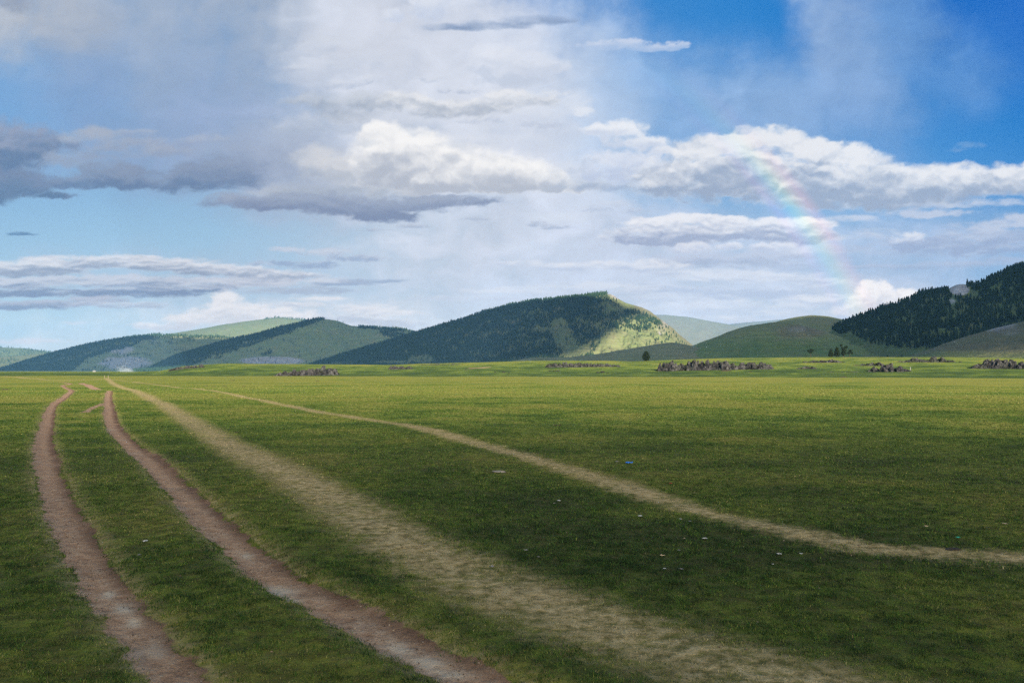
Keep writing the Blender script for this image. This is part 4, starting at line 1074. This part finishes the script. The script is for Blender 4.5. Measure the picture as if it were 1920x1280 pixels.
def build_rocks():
    G = 'rock outcrops on the rise'
    outcrop(312, 386, [(312, 693), (322, 688), (332, 685), (345, 684), (362, 683), (376, 681.5), (386, 680.5)], 691, 425, 7, 'long low dark crag on the left end of the rise', 11, 1.3)
    outcrop(508, 638, [(508, 702), (522, 696), (545, 691.5), (570, 688), (590, 687), (605, 684.5), (615, 683), (626, 687), (638, 693)], 704, 300, 10,
            'large dark jagged rock heap standing alone on the left grass', 12, 1.35, 1.15, .1)
    outcrop(724, 780, [(724, 687), (736, 682), (745, 684), (756, 685), (768, 683), (780, 691)], 692, 390, 7, 'small grey pointed crag right of the dark rock heap', 13, 1.5, 1.0, .1)
    outcrop(1018, 1168, [(1018, 688), (1030, 678), (1050, 676), (1080, 677.5), (1110, 679), (1140, 680), (1168, 683)], 688, 370, 10, 'wide low scatter of grey rock on the middle of the rise', 14, 1.2, 1.3, .4)
    outcrop(1020, 1056, [(1020, 696), (1030, 691), (1045, 691.5), (1056, 696)], 696, 320, 4, 'little dark rock hump below the wide low scatter', 15, .9, 1., .2)
    outcrop(1228, 1388, [(1228, 684), (1238, 674), (1255, 675), (1275, 674), (1292, 672), (1310, 671), (1330, 671.5), (1350, 673), (1366, 675), (1388, 681)], 694, 300, 9,
            'longest light grey rock wall in the middle of the right meadow', 16, 1.25, 1.1, .12)
    outcrop(1372, 1456, [(1372, 682), (1390, 678), (1405, 677), (1420, 675), (1436, 677), (1448, 682), (1456, 690)], 692.5, 302, 8, 'darker rounded end block joined to the long rock wall', 17, 1.4, 1.1, .1)
    outcrop(1500, 1590, [(1500, 677), (1520, 674), (1545, 672), (1565, 673), (1590, 679)], 680, 400, 7, 'pale smooth rock strip below the four lone trees', 18, 1.8, .6, .1)
    outcrop(1484, 1534, [(1484, 691), (1500, 687), (1515, 684), (1534, 684.5)], 692, 320, 5, 'thin dark broken ledge below the pale rock strip', 19, 1.0, 1.2, .4)
    outcrop(1592, 1660, [(1592, 686), (1610, 681), (1630, 677), (1645, 676), (1660, 680)], 686, 350, 7, 'brown mossy ledge running up to the humped crag', 20, 1.2, .8, .7)
    outcrop(1624, 1716, [(1624, 694), (1640, 682), (1655, 679), (1670, 679.5), (1690, 684), (1706, 691), (1716, 696)], 697, 285, 8, 'humped dark layered crag with the white post at its right end', 21, 1.2, 1.1, .1)
    outcrop(1678, 1795, [(1678, 676), (1700, 672), (1720, 671), (1750, 669), (1770, 670), (1795, 675)], 679, 410, 8, 'low broken grey rocks along the skyline of the rise', 22, 1.3, 1.2, .4)
    outcrop(1814, 2000, [(1814, 686), (1830, 679), (1850, 674), (1880, 671.5), (1900, 673), (1920, 675), (1960, 676), (2000, 682)], 691, 300, 9, 'grey rock wall cut by the right edge of the view', 23, 1.3, 1.1, .12)
    outcrop(1540, 1614, [(1540, 697), (1560, 695), (1590, 694.5), (1614, 697)], 698.5, 262, 3, 'dark flat stone ledge low in the grass left of the humped crag', 24, .9, 1., .3)
    outcrop(785, 875, [(785, 684), (800, 680.5), (830, 680), (855, 679.5), (875, 681)], 684, 430, 6, 'faint grey stones breaking the skyline left of the middle', 25, 1.4, 1.2, .6)
    # a far pale dome of rock behind the crest
    me = [boulder_mesh(s) for s in (1, 2, 3, 4)]
    rg = random.Random(3)
    far = [(928, 698, .9, 'first small stone in the dip below the low scatter'), (944, 698.5, 1.1, 'widest small stone in the dip left of the middle'), (954, 699, .7, 'tiny stone right of the widest one in the dip'),
           (1121, 698.8, 1.0, 'left stone of the pair in the dip below the grey scatter'), (1130, 698.5, 1.5, 'larger middle stone in the dip below the grey scatter'), (1139, 699.3, .8, 'right stone of the row in the dip below the grey scatter'),
           (874, 693.5, .9, 'lone stone below the red earth scar'), (1800, 679, 1.0, 'lone dark stone between the skyline rocks and the right rock wall')]
    for i, (X, Y, s, lab) in enumerate(far):
        _, dist = on_ground(X, Y); dist = range_on_rise(X, Y)
        x, y, _ = at(X, Y, dist)
        o = bpy.data.objects.new('boulder', me[i % 4]); COL.objects.link(o)
        o.location = (x, y, gz(x, y) + .12 * s); o.scale = (s * 1.5, s, s); o.rotation_euler = (0, 0, rg.uniform(0, 6)); tag(o, lab, 'boulder', 'loose stones in the dip')

# ================================================================ small things on the grass
def simple_mat(name, c, rough=.7, var=.25, scale=20):
    t = NT(name); n = t.noise(scale, 3, .6, t.pos())
    a = tuple(v * (1 - var) for v in c); b = tuple(min(1, v * (1 + var)) for v in c)
    return t.diffuse(t.ramp(n, [(.3, a), (.7, b)]), rough, None, .3)

def crumpled(seed, w, l, h, n=14):
    """a crumpled scrap: a folded sheet with real thickness"""
    rg = np.random.default_rng(seed)
    u, v = np.meshgrid(np.linspace(-1, 1, n), np.linspace(-1, 1, n), indexing='ij')
    z = h * (.5 + .8 * fbm(u * 1.7, v * 1.7, 4, seed, .6)); x = u * w * .5 * (1 + .25 * gnoise(u * 2, v * 2, seed + 1)); y = v * l * .5 * (1 + .25 * gnoise(u * 2 + 5, v * 2, seed + 2))
    z = np.maximum(z, 0.002)
    top = np.stack([x, y, z], -1).reshape(-1, 3); bot = top - np.array([0, 0, .0015])
    F = grid_faces(n, n); m = n * n
    rim = [i for i in range(n)] + [i * n + n - 1 for i in range(1, n)] + [(n - 1) * n + i for i in range(n - 2, -1, -1)] + [i * n for i in range(n - 2, 0, -1)]
    side = [[rim[i], rim[(i + 1) % len(rim)], m + rim[(i + 1) % len(rim)], m + rim[i]] for i in range(len(rim))]
    return mesh_from('scrap', np.concatenate([top, bot]), np.concatenate([F, F[:, ::-1] + m, np.array(side)]), smooth=False)

def build_small():
    paper = simple_mat('weathered_paper', (.45, .45, .45), .8, .15); grey = simple_mat('grey_scrap', (.2, .19, .19), .8, .3)
    blue = simple_mat('blue_plastic', (.02, .16, .62), .35, .3); red = simple_mat('red_plastic', (.35, .03, .02), .5, .3); green = simple_mat('green_plastic', (.04, .38, .26), .5, .3)
    tan = simple_mat('tan_scrap', (.50, .38, .26), .8, .2)
    S = [ # X, Y, px width, material, name, category, label
     (272, 1020, 9, paper, 'paper_scrap', 'litter', 'bright white paper scrap between the two brown ruts'),
     (1180, 871, 13, blue, 'plastic_scrap', 'litter', 'bright blue plastic scrap on the grass above the thin worn strip'),
     (1157, 868, 7, grey, 'paper_scrap', 'litter', 'pale fleck just left of the blue plastic scrap'),
     (1257, 907, 5, red, 'plastic_scrap', 'litter', 'small dark red scrap on the edge of the thin worn strip'),
     (1796, 1010, 7, green, 'plastic_scrap', 'litter', 'turquoise green scrap near the right edge'),
     (1048, 940, 8, paper, 'paper_scrap', 'litter', 'white scrap in the turf beside a dark fleck, below the thin worn strip'),
     (1040, 945, 5, grey, 'paper_scrap', 'litter', 'dark grey fleck beside the white scrap below the worn strip'),
     (1200, 969, 9, paper, 'paper_scrap', 'litter', 'flat white scrap at the top of the dark green patch'),
     (1276, 974, 5, paper, 'paper_scrap', 'litter', 'round white scrap, highest right in the dark green patch'),
     (1294, 979, 6, grey, 'paper_scrap', 'litter', 'greyish scrap just right of the round white one'),
     (1283, 1013, 5, tan, 'paper_scrap', 'litter', 'tan scrap in the lush middle of the green patch'),
     (1321, 1013, 9, paper, 'paper_scrap', 'litter', 'widest white scrap in the lush middle of the green patch'),
     (1273, 1034, 7, grey, 'paper_scrap', 'litter', 'thin grey sliver below the tan scrap'),
     (1242, 1044, 8, tan, 'paper_scrap', 'litter', 'pinkish tan scrap on the lower edge of the green patch'),
     (1246, 1069, 6, paper, 'paper_scrap', 'litter', 'slanting white sliver below the green patch'),
     (1277, 1069, 8, grey, 'paper_scrap', 'litter', 'grey scrap right of the slanting white sliver'),
     (986, 1034, 8, grey, 'paper_scrap', 'litter', 'pair of grey flecks beside the broad straw strip'),
     (923, 1065, 9, grey, 'paper_scrap', 'litter', 'lilac grey scrap on the edge of the broad straw strip'),
     (1461, 1042, 8, paper, 'paper_scrap', 'litter', 'thin white scrap right of the green patch'),
     (1502, 1041, 7, paper, 'paper_scrap', 'litter', 'second thin white scrap farther right of the green patch'),
     (1449, 1061, 4, paper, 'paper_scrap', 'litter', 'tiny white fleck under the two thin scraps'),
     (1737, 990, 7, tan, 'paper_scrap', 'litter', 'pale tan scrap high near the right edge'),
     (1884, 985, 7, tan, 'paper_scrap', 'litter', 'tan scrap close to the right edge'),
     (1010, 1046, 5, grey, 'paper_scrap', 'litter', 'faint grey fleck above the straw strip'),
     (261, 1046, 6, grey, 'paper_scrap', 'litter', 'faint green grey fleck below the bright white scrap'),
    ]
    for i, (X, Y, w, m, nm, cat, lab) in enumerate(S):
        x, y = on_ground(X, Y); x, y = float(x), float(y); r = math.hypot(x, y)
        wm = .7 * w / FL * r
        me = crumpled(40 + i, wm, wm * 1.3, wm * (.45 if m is blue or i == 0 else .25))
        o = link(nm, me, m); o.location = (x, y, gz(x, y) + .014); o.rotation_euler = (0, 0, i * 1.3); tag(o, lab, cat, 'scraps lying on the meadow')
    # pale stone with a grass rim
    x, y = on_ground(935, 886); st = boulder_mesh(9, .35); st.materials.clear(); st.materials.append(simple_mat('pale_stone', (.27, .23, .19), .9, .2, 12))
    o = bpy.data.objects.new('flat_stone', st); COL.objects.link(o); o.location = (x, y, gz(x, y) + .01); o.scale = (.24, .17, .10)
    tag(o, 'flat pale stone sunk in the turf with a dark grass rim', 'stone')
    # dung and dark clods
    dung = simple_mat('dry_dung', (.050, .036, .024), .95, .4, 30)
    dm = [boulder_mesh(20 + i, .4) for i in range(3)]
    for m in dm: m.materials.clear(); m.materials.append(dung)
    D = [(1045, 798, 14, 'dark pat alone on the right meadow above the thin worn strip'), (947, 887, 10, 'dark clod just right of the flat pale stone'), (10, 730, 12, 'dark pat at the left edge of the meadow'), (436, 714, 8, 'leftmost high dark pat near the meadow edge'),
         (385, 724, 7, 'left one of three dark pats in a row'), (401, 724.5, 6, 'middle one of three dark pats in a row'), (421, 724.2, 8, 'right one of three dark pats in a row'), (457, 724.5, 8, 'dark pat a little right of the three in a row'), (595, 715, 7, 'dark pat in front of the jagged rock heap'),
         (445, 810, 10, 'dark pat between the two worn strips'), (422, 803, 6, 'small clod on the broad straw strip'), (1134, 745.5, 6, 'small dark pat in the middle meadow'), (1204, 745.5, 7, 'dark pat below the round tree'),
         (1579, 707, 16, 'long dark stone at the meadow edge left of the humped crag'), (1407, 697.6, 8, 'dark pat at the foot of the darker rounded block'), (1362, 695.5, 18, 'flat dark slab at the foot of the long rock wall'),
         (1785, 1030, 26, 'large dark earthy molehill beside the thin worn strip')]
    for i, (X, Y, w, lab) in enumerate(D):
        x, y = on_ground(X, Y); x, y = float(x), float(y)
        if Y < 700: x, y, _ = at(X, Y, range_on_rise(X, Y))
        r = math.hypot(x, y); wm = w / FL * r
        o = bpy.data.objects.new('dung_pat' if w < 15 else 'dark_clod', dm[i % 3]); COL.objects.link(o)
        o.location = (x, y, gz(x, y) + .002); o.scale = (wm * 1.15, wm * .9, wm * .55 if w < 25 else wm * .34); o.rotation_euler = (0, 0, .2 * (i % 3)); tag(o, lab, 'dung pat' if w < 15 else 'clod', 'dark spots on the meadow')
    # white marker post
    white = simple_mat('white_paint', (.22, .22, .215), .6, .08, 6)
    x, y, _ = at(1707, 693, range_on_rise(1707, 694))
    import bmesh
    bm = bmesh.new(); bmesh.ops.create_cone(bm, cap_ends=True, segments=12, radius1=.13, radius2=.11, depth=1.2); bmesh.ops.translate(bm, verts=bm.verts, vec=(0, 0, .6))
    me = bpy.data.meshes.new('marker_post'); bm.to_mesh(me); bm.free()
    o = link('marker_post', me, white, None, (x, y, gz(x, y) - .05)); tag(o, 'short white post at the right foot of the humped crag', 'post')
    # two little stakes where the worn tracks begin
    wood = simple_mat('grey_wood', (.20, .16, .12), .9, .2, 10)
    for X, lab in ((196, 'left thin stake where the worn tracks begin'), (203, 'right thin stake where the worn tracks begin')):
        x, y = on_ground(X, 709.5); x, y = float(x), float(y)
        bm = bmesh.new(); bmesh.ops.create_cone(bm, cap_ends=True, segments=8, radius1=.06, radius2=.045, depth=.6); bmesh.ops.translate(bm, verts=bm.verts, vec=(0, 0, .36))
        me = bpy.data.meshes.new('stake'); bm.to_mesh(me); bm.free()
        o = link('stake', me, wood, None, (x, y, gz(x, y))); tag(o, lab, 'stake', 'stakes by the track')
    # a tiny pale tent at the foot of the far hills
    x, y, _ = at(177, 695, 1500)
    bm = bmesh.new(); n = 20; rings = [(3.0, 0), (3.0, 1.7), (2.2, 2.4), (.7, 3.0), (.5, 3.1)]; prev = None
    for R_, z_ in rings:
        cur = [bm.verts.new((R_ * math.cos(2 * PI * k / n), R_ * math.sin(2 * PI * k / n), z_)) for k in range(n)]
        if prev: [bm.faces.new((prev[k], prev[(k + 1) % n], cur[(k + 1) % n], cur[k])) for k in range(n)]
        prev = cur
    bm.faces.new(prev); me = bpy.data.meshes.new('round_tent'); bm.to_mesh(me); bm.free()
    o = link('round_tent', me, white, None, (x, y, gz(x, y))); tag(o, 'tiny white round tent at the foot of the left hills', 'tent')
    # thin smoke by the tracks
    t = NT('smoke'); vol = t.n('VolumePrincipled'); vol.inputs['Color'].default_value = (.75, .82, .9, 1)
    tc = t.n('TexCoord'); nz = t.noise(2.2, 4, .6, tc.outputs['Object'])
    ln = t.n('VectorMath', operation='LENGTH'); t.l(tc.outputs['Object'], ln.inputs[0])
    dens = t.math('MULTIPLY', t.math('SUBTRACT', 1, ln.outputs['Value'], clamp=True), t.rng(nz, .38, .62, 0, .28)); t.l(dens, vol.inputs['Density'])
    t.l(vol.outputs[0], t.out.inputs['Volume'])
    x, y, _ = at(236, 697, 700)
    bm = bmesh.new(); bmesh.ops.create_icosphere(bm, subdivisions=3, radius=1); me = bpy.data.meshes.new('smoke'); bm.to_mesh(me); bm.free()
    o = link('smoke', me, t.m, None, (x, y, 1.4)); o.scale = (9, 6, 4.5); o.rotation_euler = (0, .3, 0); tag(o, 'thin pale smoke drifting low over the left meadow', None, None, 'stuff')

# ================================================================ sky
def mat_sky():
    t = NT('sky_air')
    em = t.n('Emission'); col = t.attr('air', True); cl = t.attr('cloud', True)
    a = t.n('Attribute'); a.attribute_name = 'cloud'
    # fine wisps finer than the mesh
    geo = t.n('NewGeometry'); nrm = t.n('VectorMath', operation='NORMALIZE'); t.l(geo.outputs['Position'], nrm.inputs[0])
    nz = t.noise(95, 5, .62, nrm.outputs[0])
    al = a.outputs['Alpha']
    w = t.math('MULTIPLY', t.math('MULTIPLY', al, t.math('SUBTRACT', 1, al)), 1.4)
    al2 = t.math('ADD', al, t.math('MULTIPLY', t.math('SUBTRACT', nz, .5), w), clamp=True)
    c = t.mix(al2, col, cl)
    t.l(c, em.inputs['Color']); em.inputs['Strength'].default_value = 1.0
    t.l(em.outputs[0], t.out.inputs['Surface'])
    try: t.m.cycles.emission_sampling = 'NONE'
    except Exception: pass
    return t.m

SKY_GAIN = 1.0
def build_sky():
    R = 60000.
    az = np.radians(np.concatenate([np.arange(-100, -36, 1.0), np.arange(-36, 36, .062), np.arange(36, 100.1, 1.0)]))
    el = np.radians(np.concatenate([np.arange(-4, -.5, .5), np.arange(-.5, 27.5, .062), np.arange(27.5, 62, 1.2)]))
    E, A = np.meshgrid(el, az, indexing='ij')
    dx = np.sin(A) * np.cos(E); dy = np.cos(A) * np.cos(E); dz = np.sin(E)
    Az = np.clip(A, -1.2, 1.2)
    X, Y = chart(np.sin(Az) * np.cos(E), np.maximum(np.cos(Az) * np.cos(E), .05), dz)
    X = np.clip(X, -2500, 4500); Y = np.clip(Y, -2500, 900)
    c, cr, al = paint_sky(X, Y)
    ccol = cr / np.maximum(al, 1e-3)[..., None]
    ccol = np.where(al[..., None] < 1e-3, c, ccol)
    g = SKY_GAIN / K_EXP
    # the sky stands behind the haze: its own radiance is what is left once the air in front has taken and given its share
    path = np.minimum(13500. / np.maximum(np.cos(E), .2), (HAZE_TOP - EYE) / np.maximum(np.sin(E), 1e-4))
    Tm = np.exp(-HAZE_D * path)[..., None]
    S = HAZE_LIT * np.array(HAZE_COL[:3]) * (1 - Tm)
    def pack(c4, a): return np.concatenate([np.clip((lin(c4) - S) / Tm, .002, 1.6) * g, a[..., None]], -1).reshape(-1, 4)
    fade = np.ones(A.shape)
    V = np.stack([dx * R, dy * R, dz * R + EYE], -1).reshape(-1, 3)
    me = mesh_from('sky', V, grid_faces(*X.shape), dict(air=pack(c, fade), cloud=pack(ccol, al)))
    o = link('sky', me, mat_sky()); tag(o, 'blue sky with long cloud banks and rain veils', None, None, 'structure')

def build_rainbow():
    """the bow: a band of a cone round the point opposite the sun"""
    anti = Vector((math.sin(math.radians(-15)) * math.cos(math.radians(-12.5)), math.cos(math.radians(-15)) * math.cos(math.radians(-12.5)), math.sin(math.radians(-12.5))))
    u = anti.cross(Vector((0, 0, 1))).normalized(); v = u.cross(anti).normalized()
    R = 50000.; V = []; tv = []; av = []
    na, nt = 120, 24
    angs = np.radians(np.linspace(-2, 64, na))
    for i, a in enumerate(angs):
        for j in range(nt):
            t_ = j / (nt - 1); rad = math.radians(40.1 + 2.8 * t_)
            d = anti * math.cos(rad) + (u * math.cos(a) + v * math.sin(a)) * math.sin(rad)
            V.append(tuple(d * R + Vector((0, 0, EYE)))); tv.append(t_)
            X, Y = chart(np.array([d.x]), np.array([d.y]), np.array([d.z])); Y = float(Y[0])
            av.append(float(np.interp(Y, [90, 190, 270, 330, 400, 470, 560, 600], [.0, .12, .30, .8, 1.0, .75, .62, .45])))
    t = NT('rainbow'); f = t.attr('across'); s = t.attr('along')
    c = t.ramp(f, [(0, (0, 0, 0)), (.16, (.07, .02, .11)), (.30, (.0, .07, .14)), (.42, (.0, .17, .12)), (.54, (.10, .20, .03)), (.66, (.24, .16, .03)), (.80, (.26, .07, .05)), (1, (0, 0, 0))])
    em = t.n('Emission'); t.l(c, em.inputs['Color']); t.l(t.math('MULTIPLY', s, .78 / K_EXP), em.inputs['Strength'])
    tr = t.n('BsdfTransparent'); ad = t.n('AddShader'); t.l(em.outputs[0], ad.inputs[0]); t.l(tr.outputs[0], ad.inputs[1]); t.l(ad.outputs[0], t.out.inputs['Surface'])
    try: t.m.cycles.emission_sampling = 'NONE'
    except Exception: pass
    me = mesh_from('rainbow', np.array(V), grid_faces(na, nt), dict(across=np.array(tv), along=np.array(av)))
    o = link('rainbow', me, t.m); tag(o, 'faint rainbow slanting down through the clouds to the right mountain', 'rainbow')

# ================================================================ unseen clouds shaped for the shadows they lay on the land
def shadow_cloud(poly, alt, seed, zref=0., thick=55., label=''):
    """a flat cloud whose shade falls on the ground polygon poly at height zref"""
    off = (alt - zref) / math.tan(SUN_EL)
    ox, oy = math.sin(SUN_AZ) * off, math.cos(SUN_AZ) * off
    P = np.array(poly, float) + np.array([ox, oy])
    lo, hi = P.min(0), P.max(0); ext = (hi - lo).max(); st = ext / 110.
    gx, gy = np.meshgrid(np.arange(lo[0] - st * 3, hi[0] + st * 3, st), np.arange(lo[1] - st * 3, hi[1] + st * 3, st), indexing='ij')
    wx = gx + st * 2.2 * fbm(gx / (st * 12), gy / (st * 12), 4, seed, .6); wy = gy + st * 2.2 * fbm(gx / (st * 12), gy / (st * 12), 4, seed + 1, .6)
    inside = np.zeros(gx.shape, bool); n = len(P)
    for i in range(n):
        (x1, y1), (x2, y2) = P[i], P[(i + 1) % n]
        cond = (y1 > wy) != (y2 > wy)
        xi = (x2 - x1) * (wy - y1) / (y2 - y1 + 1e-9) + x1
        inside ^= cond & (wx < xi)
    d, _ = line_dist(gx, gy, np.concatenate([P, P[:1]]))
    d = np.where(inside, d, 0)
    th = thick * np.sqrt(np.clip(d / (st * 9), 0, 1)) * (.75 + .5 * billow(gx / (st * 10), gy / (st * 10), 4, seed + 2))
    top = np.stack([gx, gy, alt + th], -1).reshape(-1, 3); bot = np.stack([gx, gy, alt - .18 * th], -1).reshape(-1, 3)
    F = grid_faces(*gx.shape); keep = inside.ravel()[F].sum(1) >= 2; F = F[keep]; m = len(top)
    F2 = F[:, ::-1] + m
    # close the rim
    e = np.concatenate([F[:, [0, 1]], F[:, [1, 2]], F[:, [2, 3]], F[:, [3, 0]]]); key = np.sort(e, 1); k = key[:, 0].astype(np.int64) * m + key[:, 1]
    uq, idx, cnt = np.unique(k, return_index=True, return_counts=True); rim = e[idx[cnt == 1]]
    side = np.stack([rim[:, 1], rim[:, 0], rim[:, 0] + m, rim[:, 1] + m], 1)
    allf = np.concatenate([F, F2, side]); used, inv = np.unique(allf, return_inverse=True)
    me = mesh_from('caster_cloud', np.concatenate([top, bot])[used], inv.reshape(allf.shape))
    o = link('caster_cloud', me, MAT['cloud']); tag(o, label, None, None, 'stuff')

def G(X, r):
    a = math.atan((X - 960) / FL); return (r * math.sin(a), r * math.cos(a))

def build_shadow_clouds():
    MAT['cloud'] = simple_mat('caster_cloud_white', (.82, .83, .86), 1.0, .04, .01)
    # out of view, shaped to shade the big mountain, all but its right shoulder
    shadow_cloud([G(330, 2200), G(560, 2050), G(1000, 2150), G(1108, 2300), G(1125, 2700), G(1100, 3000), G(1135, 3250), G(1000, 3600), G(600, 3700), G(330, 3500)], 1500, 3, 90., 60., 'unseen cloud shaped to shade the big mountain')
    # out of view, shaped to shade the right hills and mountain
    shadow_cloud([G(985, 980), G(1300, 800), G(1600, 640), G(1700, 520), G(2100, 520), G(2700, 600), G(2700, 2400), G(1900, 2500), G(1600, 2350), G(1380, 2200), G(1290, 1950), G(1050, 1900), G(960, 1500)],
                 1500, 5, 60., 60., 'unseen cloud shaped to shade the right hills')
    # out of view, shaped to shade the left hills
    shadow_cloud([G(-500, 3900), G(0, 3800), G(500, 3600), G(830, 3900), G(800, 5000), G(600, 5300), G(300, 6000), G(0, 6200), G(-500, 6000)], 1500, 7, 80., 60., 'unseen cloud shaped to shade the left hills')
    # low scud added out of view behind the viewer to dim the nearest turf
    shadow_cloud([(-240, 11), (-60, 9), (60, 1), (240, -4), (260, -300), (-260, -300)], 620, 9, 0., 16., 'unseen low cloud added to dim the near meadow')

# ================================================================ air
def build_haze():
    t = NT('haze_air'); v = t.n('VolumePrincipled'); v.inputs['Color'].default_value = HAZE_COL; v.inputs['Density'].default_value = HAZE_D
    v.inputs['Anisotropy'].default_value = 0.0
    t.l(v.outputs[0], t.out.inputs['Volume'])
    x0, x1, y0, y1, z0, z1 = -13500, 13500, -13500, 13500, -12, HAZE_TOP
    V = np.array([(x, y, z) for x in (x0, x1) for y in (y0, y1) for z in (z0, z1)], float)
    F = np.array([[0, 1, 3, 2], [4, 6, 7, 5], [0, 4, 5, 1], [2, 3, 7, 6], [0, 2, 6, 4], [1, 5, 7, 3]])
    me = mesh_from('haze', V, F, smooth=False)
    o = link('haze', me, t.m); tag(o, 'thin blue haze in the air', None, None, 'stuff')


# ================================================================ build
MAT = {}
MAT['ground'] = mat_ground(); MAT['hill'] = mat_hill(); MAT['conifer'] = mat_conifer(); MAT['rock'] = mat_rock()
import time as _t
_t0 = _t.time()
def lap(s): print('LAP', s, round(_t.time() - _t0, 1))
setup_hills(); build_ground(); lap('ground')
build_hills(); lap('hills')
build_forests(); lap('forest')
build_grass(); build_gravel(); lap('grass')
build_rocks(); build_lone_trees(); build_small(); lap('small')
build_sky(); build_rainbow(); lap('sky')
build_shadow_clouds(); build_haze(); lap('clouds')

# world, sun, camera
w = bpy.data.worlds.new('World'); scene.world = w; w.use_nodes = True
nt = w.node_tree; bg = nt.nodes['Background']; st = nt.nodes.new('ShaderNodeTexSky'); st.sky_type = 'NISHITA'; st.sun_disc = False
st.sun_elevation = SUN_EL; st.sun_rotation = SUN_AZ; st.air_density = 1.0; st.dust_density = 1.0; st.ozone_density = 1.5
tcw = nt.nodes.new('ShaderNodeTexCoord'); nzw = nt.nodes.new('ShaderNodeTexNoise'); nzw.inputs['Scale'].default_value = 3.0; nzw.inputs['Detail'].default_value = 5
nt.links.new(tcw.outputs['Generated'], nzw.inputs['Vector'])
mr = nt.nodes.new('ShaderNodeMapRange'); mr.inputs['From Min'].default_value = .38; mr.inputs['From Max'].default_value = .6; nt.links.new(nzw.outputs['Fac'], mr.inputs['Value'])
mxw = nt.nodes.new('ShaderNodeMix'); mxw.data_type = 'RGBA'; nt.links.new(mr.outputs[0], mxw.inputs[0]); nt.links.new(st.outputs[0], mxw.inputs[6]); mxw.inputs[7].default_value = (3.6, 3.35, 2.9, 1)
nt.links.new(mxw.outputs[2], bg.inputs['Color']); bg.inputs['Strength'].default_value = .075
sd = bpy.data.lights.new('sun', 'SUN'); sd.energy = 5.0; sd.angle = math.radians(.55); sd.color = (1.0, .90, .74)
so = bpy.data.objects.new('sun', sd); COL.objects.link(so); so.rotation_euler = Vector(SUN_DIR).to_track_quat('Z', 'Y').to_euler()
cam = bpy.data.cameras.new('camera'); cam.sensor_width = 36; cam.lens = 36 * FL / 1920; cam.clip_start = .1; cam.clip_end = 200000
co = bpy.data.objects.new('camera', cam); COL.objects.link(co); co.location = (0, 0, EYE); co.rotation_euler = (PI / 2 + PITCH, 0, 0)
scene.camera = co
vs = scene.view_settings; vs.view_transform = 'Standard'; vs.look = 'None'; vs.exposure = EXPOSURE; vs.gamma = 1; vs.use_curve_mapping = False
cy = scene.cycles; cy.max_bounces = 5; cy.diffuse_bounces = 2; cy.glossy_bounces = 1; cy.transmission_bounces = 2; cy.volume_bounces = 1; cy.transparent_max_bounces = 8
cy.use_denoising = DENOISE; cy.denoiser = 'OPENIMAGEDENOISE'; cy.volume_step_rate = 1.0; cy.volume_max_steps = 64; cy.sample_clamp_indirect = 4
